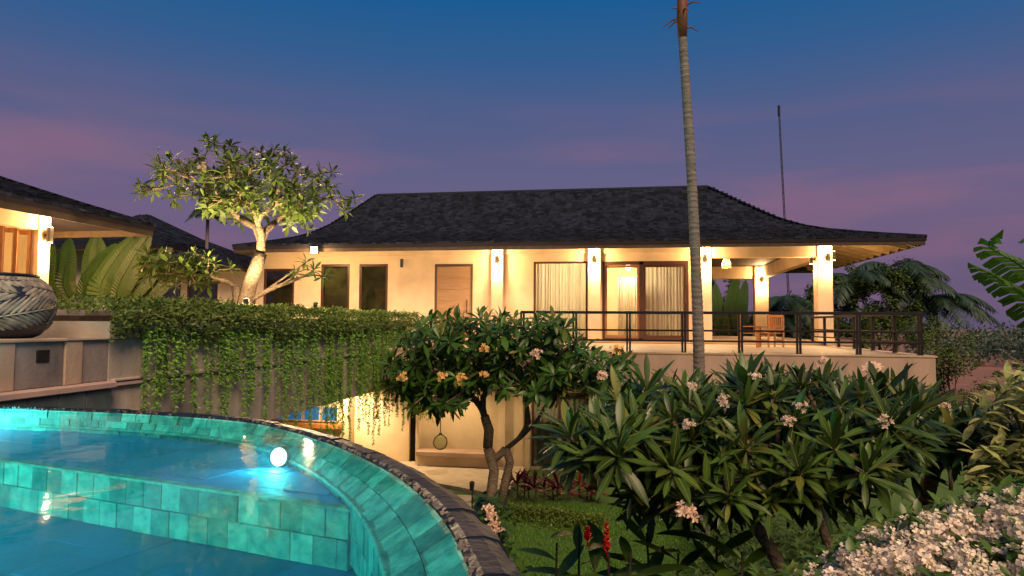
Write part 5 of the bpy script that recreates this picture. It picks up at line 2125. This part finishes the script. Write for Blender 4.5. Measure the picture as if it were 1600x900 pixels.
# ------------------------------------------------------------------ planting below the deck
r = random.Random(61)
ti_me = [leaf_mesh('ti_leaf', leaf_red, .22, 4, .15, .25, .5, 0, tn) for tn in (.1, .5, .95)]
ti_hot = [leaf_mesh('ti_leaf', ti_hot_m, .22, 4, .15, .25, .5, 0, tn) for tn in (.1, .5, .95)]
for k in range(13):
    u = 792 + 12.2 * k + r.uniform(-4, 4)
    p = at(u, 795, z=0.02)
    p = Vector((p.x * (17.3 + r.uniform(-.3, .5)) / p.y, 17.3 + r.uniform(-.3, .5), 0))
    p.z = ground_h(p.x, p.y)
    hot = k in (2, 6, 9)
    t = thing('ti_plant', 'bright red ti plant standing out of the maroon border row' if hot else 'dark maroon ti plant in the border row before the garden door', 'plant', p, 'bright ti plants' if hot else 'ti plants in the border')
    h_ = r.uniform(.18, .42)
    MB().tube([p, p + Vector((r.uniform(-.05, .05), 0, h_))], .018, 6).build('stem', bark_dk, t)
    items = []
    rosette(items, ti_hot if hot else ti_me, p + Vector((0, 0, h_)), Vector((r.uniform(-.2, .2), -.15, 1)), 12, .42, r, (12, 85))
    put_leaves(t, items, leaf_red, 20)
gc = []
gl = MB().add([(0, 0, 0), (.5, -.25, .05), (1, 0, 0), (.5, .25, .05)], [(0, 1, 2, 3)], .5).mesh('cover_leaf', leaf_hedge)
for k in range(6500):
    x = r.uniform(-3.4, -.4)
    yc = 16.2 - .25 * (x + 3.4)
    y = yc + r.gauss(0, .33)
    z = ground_h(x, y) + r.random() ** 1.4 * .26 * max(0, 1 - abs(y - yc) / .9)
    gc.append((gl, frame(Vector((x, y, z)), Vector((r.uniform(-1, 1), r.uniform(-1, 1), r.uniform(-.1, .8))), Vector((0, 0, 1)), r.uniform(.05, .09))))
o = join_instances('border_ground_cover', gc, None, leaf_hedge)
tag(o, 'low olive ground cover edging the lawn before the ti plants', 'ground cover')
# understory under the near frangipanis
gc = []
for k in range(11000):
    if k < 3200:
        x, y = r.uniform(.2, 7.5), r.uniform(4.2, 9)
        hh = .38
    else:
        x, y = r.uniform(.6, 9.0), r.uniform(8.6, 15.4)
        if x < .7 + (y - 8.6) * .12 + .5 * mnoise.noise((y * .8, 0, 9)):
            continue
        hh = .95 * max(.15, min(1, (x - .2) / 1.5)) * (.55 + .9 * max(0, mnoise.noise((x * .9, y * .9, 2)) + .3))
    h0 = ground_h(x, y)
    gc.append((PL_DK[k % 4], frame(Vector((x, y, h0 + r.random() ** .8 * hh)), Vector((r.uniform(-1, 1), r.uniform(-1, 1), r.uniform(-.1, .9))), Vector((0, -.2, 1)), r.uniform(.12, .27))))
o = join_instances('slope_ground_cover', gc, None, leaf_bg)
tag(o, 'dark undergrowth covering the slope under the near frangipanis', 'ground cover')

# red ginger by the lawn
gb = Vector((.25, 6.0, ground_h(.25, 6.0) - .03))
rg = thing('red_ginger', 'red ginger with two scarlet flower spikes and broad glossy leaves', 'plant', gb)
gm = [leaf_mesh('ginger_leaf', leaf_ginger, .26, 7, .14, d_, .5, .006, tn) for d_, tn in ((.25, .3), (.4, .6), (.12, .9))]
items = []
sm_ = MB()
for (u, v, y_, nl_, L_) in ((905, 862, 5.6, 9, .40), (950, 880, 5.2, 9, .42), (1010, 875, 5.4, 8, .44), (870, 890, 5.5, 7, .38), (985, 905, 5.0, 8, .42), (930, 910, 5.0, 8, .40), (1060, 900, 5.2, 7, .42), (1120, 880, 5.3, 7, .42), (1160, 905, 5.0, 7, .42)):
    top = at(u, v - 42, y=y_)
    b = Vector((top.x + r.uniform(-.1, .1), top.y + .15, ground_h(top.x, top.y + .15) - .03))
    sm_.tube([b, b.lerp(top, .6) + Vector((r.uniform(-.04, .04), 0, 0)), top], [.014, .012, .008], 6)
    nl_ = int(nl_ * 1.5)
    for k in range(nl_):
        f_ = .45 + .55 * k / nl_
        pp = b.lerp(top, f_)
        a = k * 2.4 + r.random()
        d = Vector((math.cos(a), math.sin(a) * .8, .35 + .25 * f_))
        items.append((r.choice(gm), frame(pp, d, Vector((0, -.2, 1)), L_ * r.uniform(.75, 1.1))))
sm_.build('stems', bark_dk, rg, smooth=True)
put_leaves(rg, items, leaf_ginger)
for u, v, y_, h_ in ((918, 836, 4.7, .05), (948, 840, 4.6, .10)):
    c = at(u, v, y=y_)
    m = MB()
    for k in range(26):
        f_ = k / 26
        a = k * 2.4
        d = Vector((math.cos(a), math.sin(a), .9))
        p = c + Vector((0, 0, -h_ + 2 * h_ * f_))
        M_ = frame(p, d, Vector((0, 0, 1)), .052 * (1.1 - .7 * f_), .05)
        m.add([M_ @ Vector(q) for q in ((0, 0, 0), (.5, -.3, .05), (1, 0, .1), (.5, .3, .05))], [(0, 1, 2, 3)])
    m.tube([c - Vector((0, 0, h_)), c - Vector((0, -.02, h_ + .03))], .008, 5, False)
    m.build('flower_spike', petal_r, rg)

# shrub with a white flower spike beside the pool rim
sb = Vector((-1.55, 8.6, -.02))
sh_t = thing('flowering_shrub', 'leafy bright shrub with a white flower spike beside the pool rim', 'shrub', sb)
lm_ = [leaf_mesh('shrub_leaf', leaf_broad, .55, 4, .1, .25, .45, 0, tn) for tn in (.3, .8)]
items, tips = [], []
for k in range(420):
    u, v = r.gauss(762, 22), r.uniform(775, 905)
    if u < 728 or abs(u - 765) > 18 + (v - 775) * .35:
        continue
    p = at(u, v, y=r.uniform(8.2, 9.0))
    tips.append(p)
    items.append((r.choice(lm_), frame(p, Vector((r.uniform(-1, 1), r.uniform(-1, .3), r.uniform(-.4, .6))), Vector((0, -.3, 1)), r.uniform(.09, .16))))
put_leaves(sh_t, items, leaf_broad, 260)
m = MB()
grow(m, sb, tips[::12], .03, r, .007, .2)
m.build('stems', bark_dk, sh_t, smooth=True)
m = MB()
a_, b_ = at(764, 793, y=8.15), at(775, 828, y=8.1)
for k in range(60):
    c = a_.lerp(b_, r.random()) + Vector((r.gauss(0, .03), r.gauss(0, .02), r.gauss(0, .02)))
    for q in range(4):
        M_ = frame(c, Vector((r.uniform(-1, 1), r.uniform(-1, 1), r.uniform(-1, 1))), Vector((0, -1, .4)), .04)
        m.add([M_ @ Vector(v_) for v_ in ((0, 0, 0), (.5, -.3, .1), (1, 0, .1), (.5, .3, .1))], [(0, 1, 2, 3)])
m.tube([a_, b_, b_ + Vector((.02, .1, -.2))], .008, 5, False)
m.build('flower_spike', petal_w, sh_t)

# bollard spotlight on the lawn edge
p = at(738, 800, z=0)
p.z = ground_h(p.x, p.y)
bl = thing('garden_spotlight', 'small black post spotlight beside the twin frangipani trunks', 'lamp', p)
MB().tube([p - Vector((0, 0, .02)), p + Vector((0, 0, .55))], .025, 8).build('spike', fixmetal, bl)
MB().tube([p + Vector((-.02, 0, .52)), p + Vector((.0, -.06, .70))], [.05, .065], 12).build('housing', fixmetal, bl)

# radio mast behind the villa
mb_, mt2 = at(1226, 340, y=60), at(1217, 165, y=60)
ms = thing('radio_mast', 'thin dark radio mast rising behind the villa roof', 'mast', (mb_.x, 60, ground_h(mb_.x, 60)))
dx = (mt2.x - mb_.x) / (mt2.z - mb_.z)
foot = Vector((mb_.x - dx * (mb_.z - ground_h(mb_.x, 60)), 60, ground_h(mb_.x, 60) - .1))
for o_ in (-.07, .07):
    MB().tube([foot + Vector((o_, 0, 0)), mt2 + Vector((o_ * .6, 0, -.3))], .035, 6).build('pole', fixmetal, ms)
br = MB()
for k in range(46):
    f0, f1_ = k / 46, (k + 1) / 46
    a, b = foot.lerp(mt2, f0), foot.lerp(mt2, f1_)
    s = 1 if k % 2 else -1
    br.tube([a + Vector((.065 * s, 0, 0)), b - Vector((.065 * s, 0, 0))], .010, 4, False)
br.build('lattice', fixmetal, ms)
MB().tube([mt2 - Vector((0, 0, .9)), mt2], [.11, .11], 8).build('antenna', fixmetal, ms)
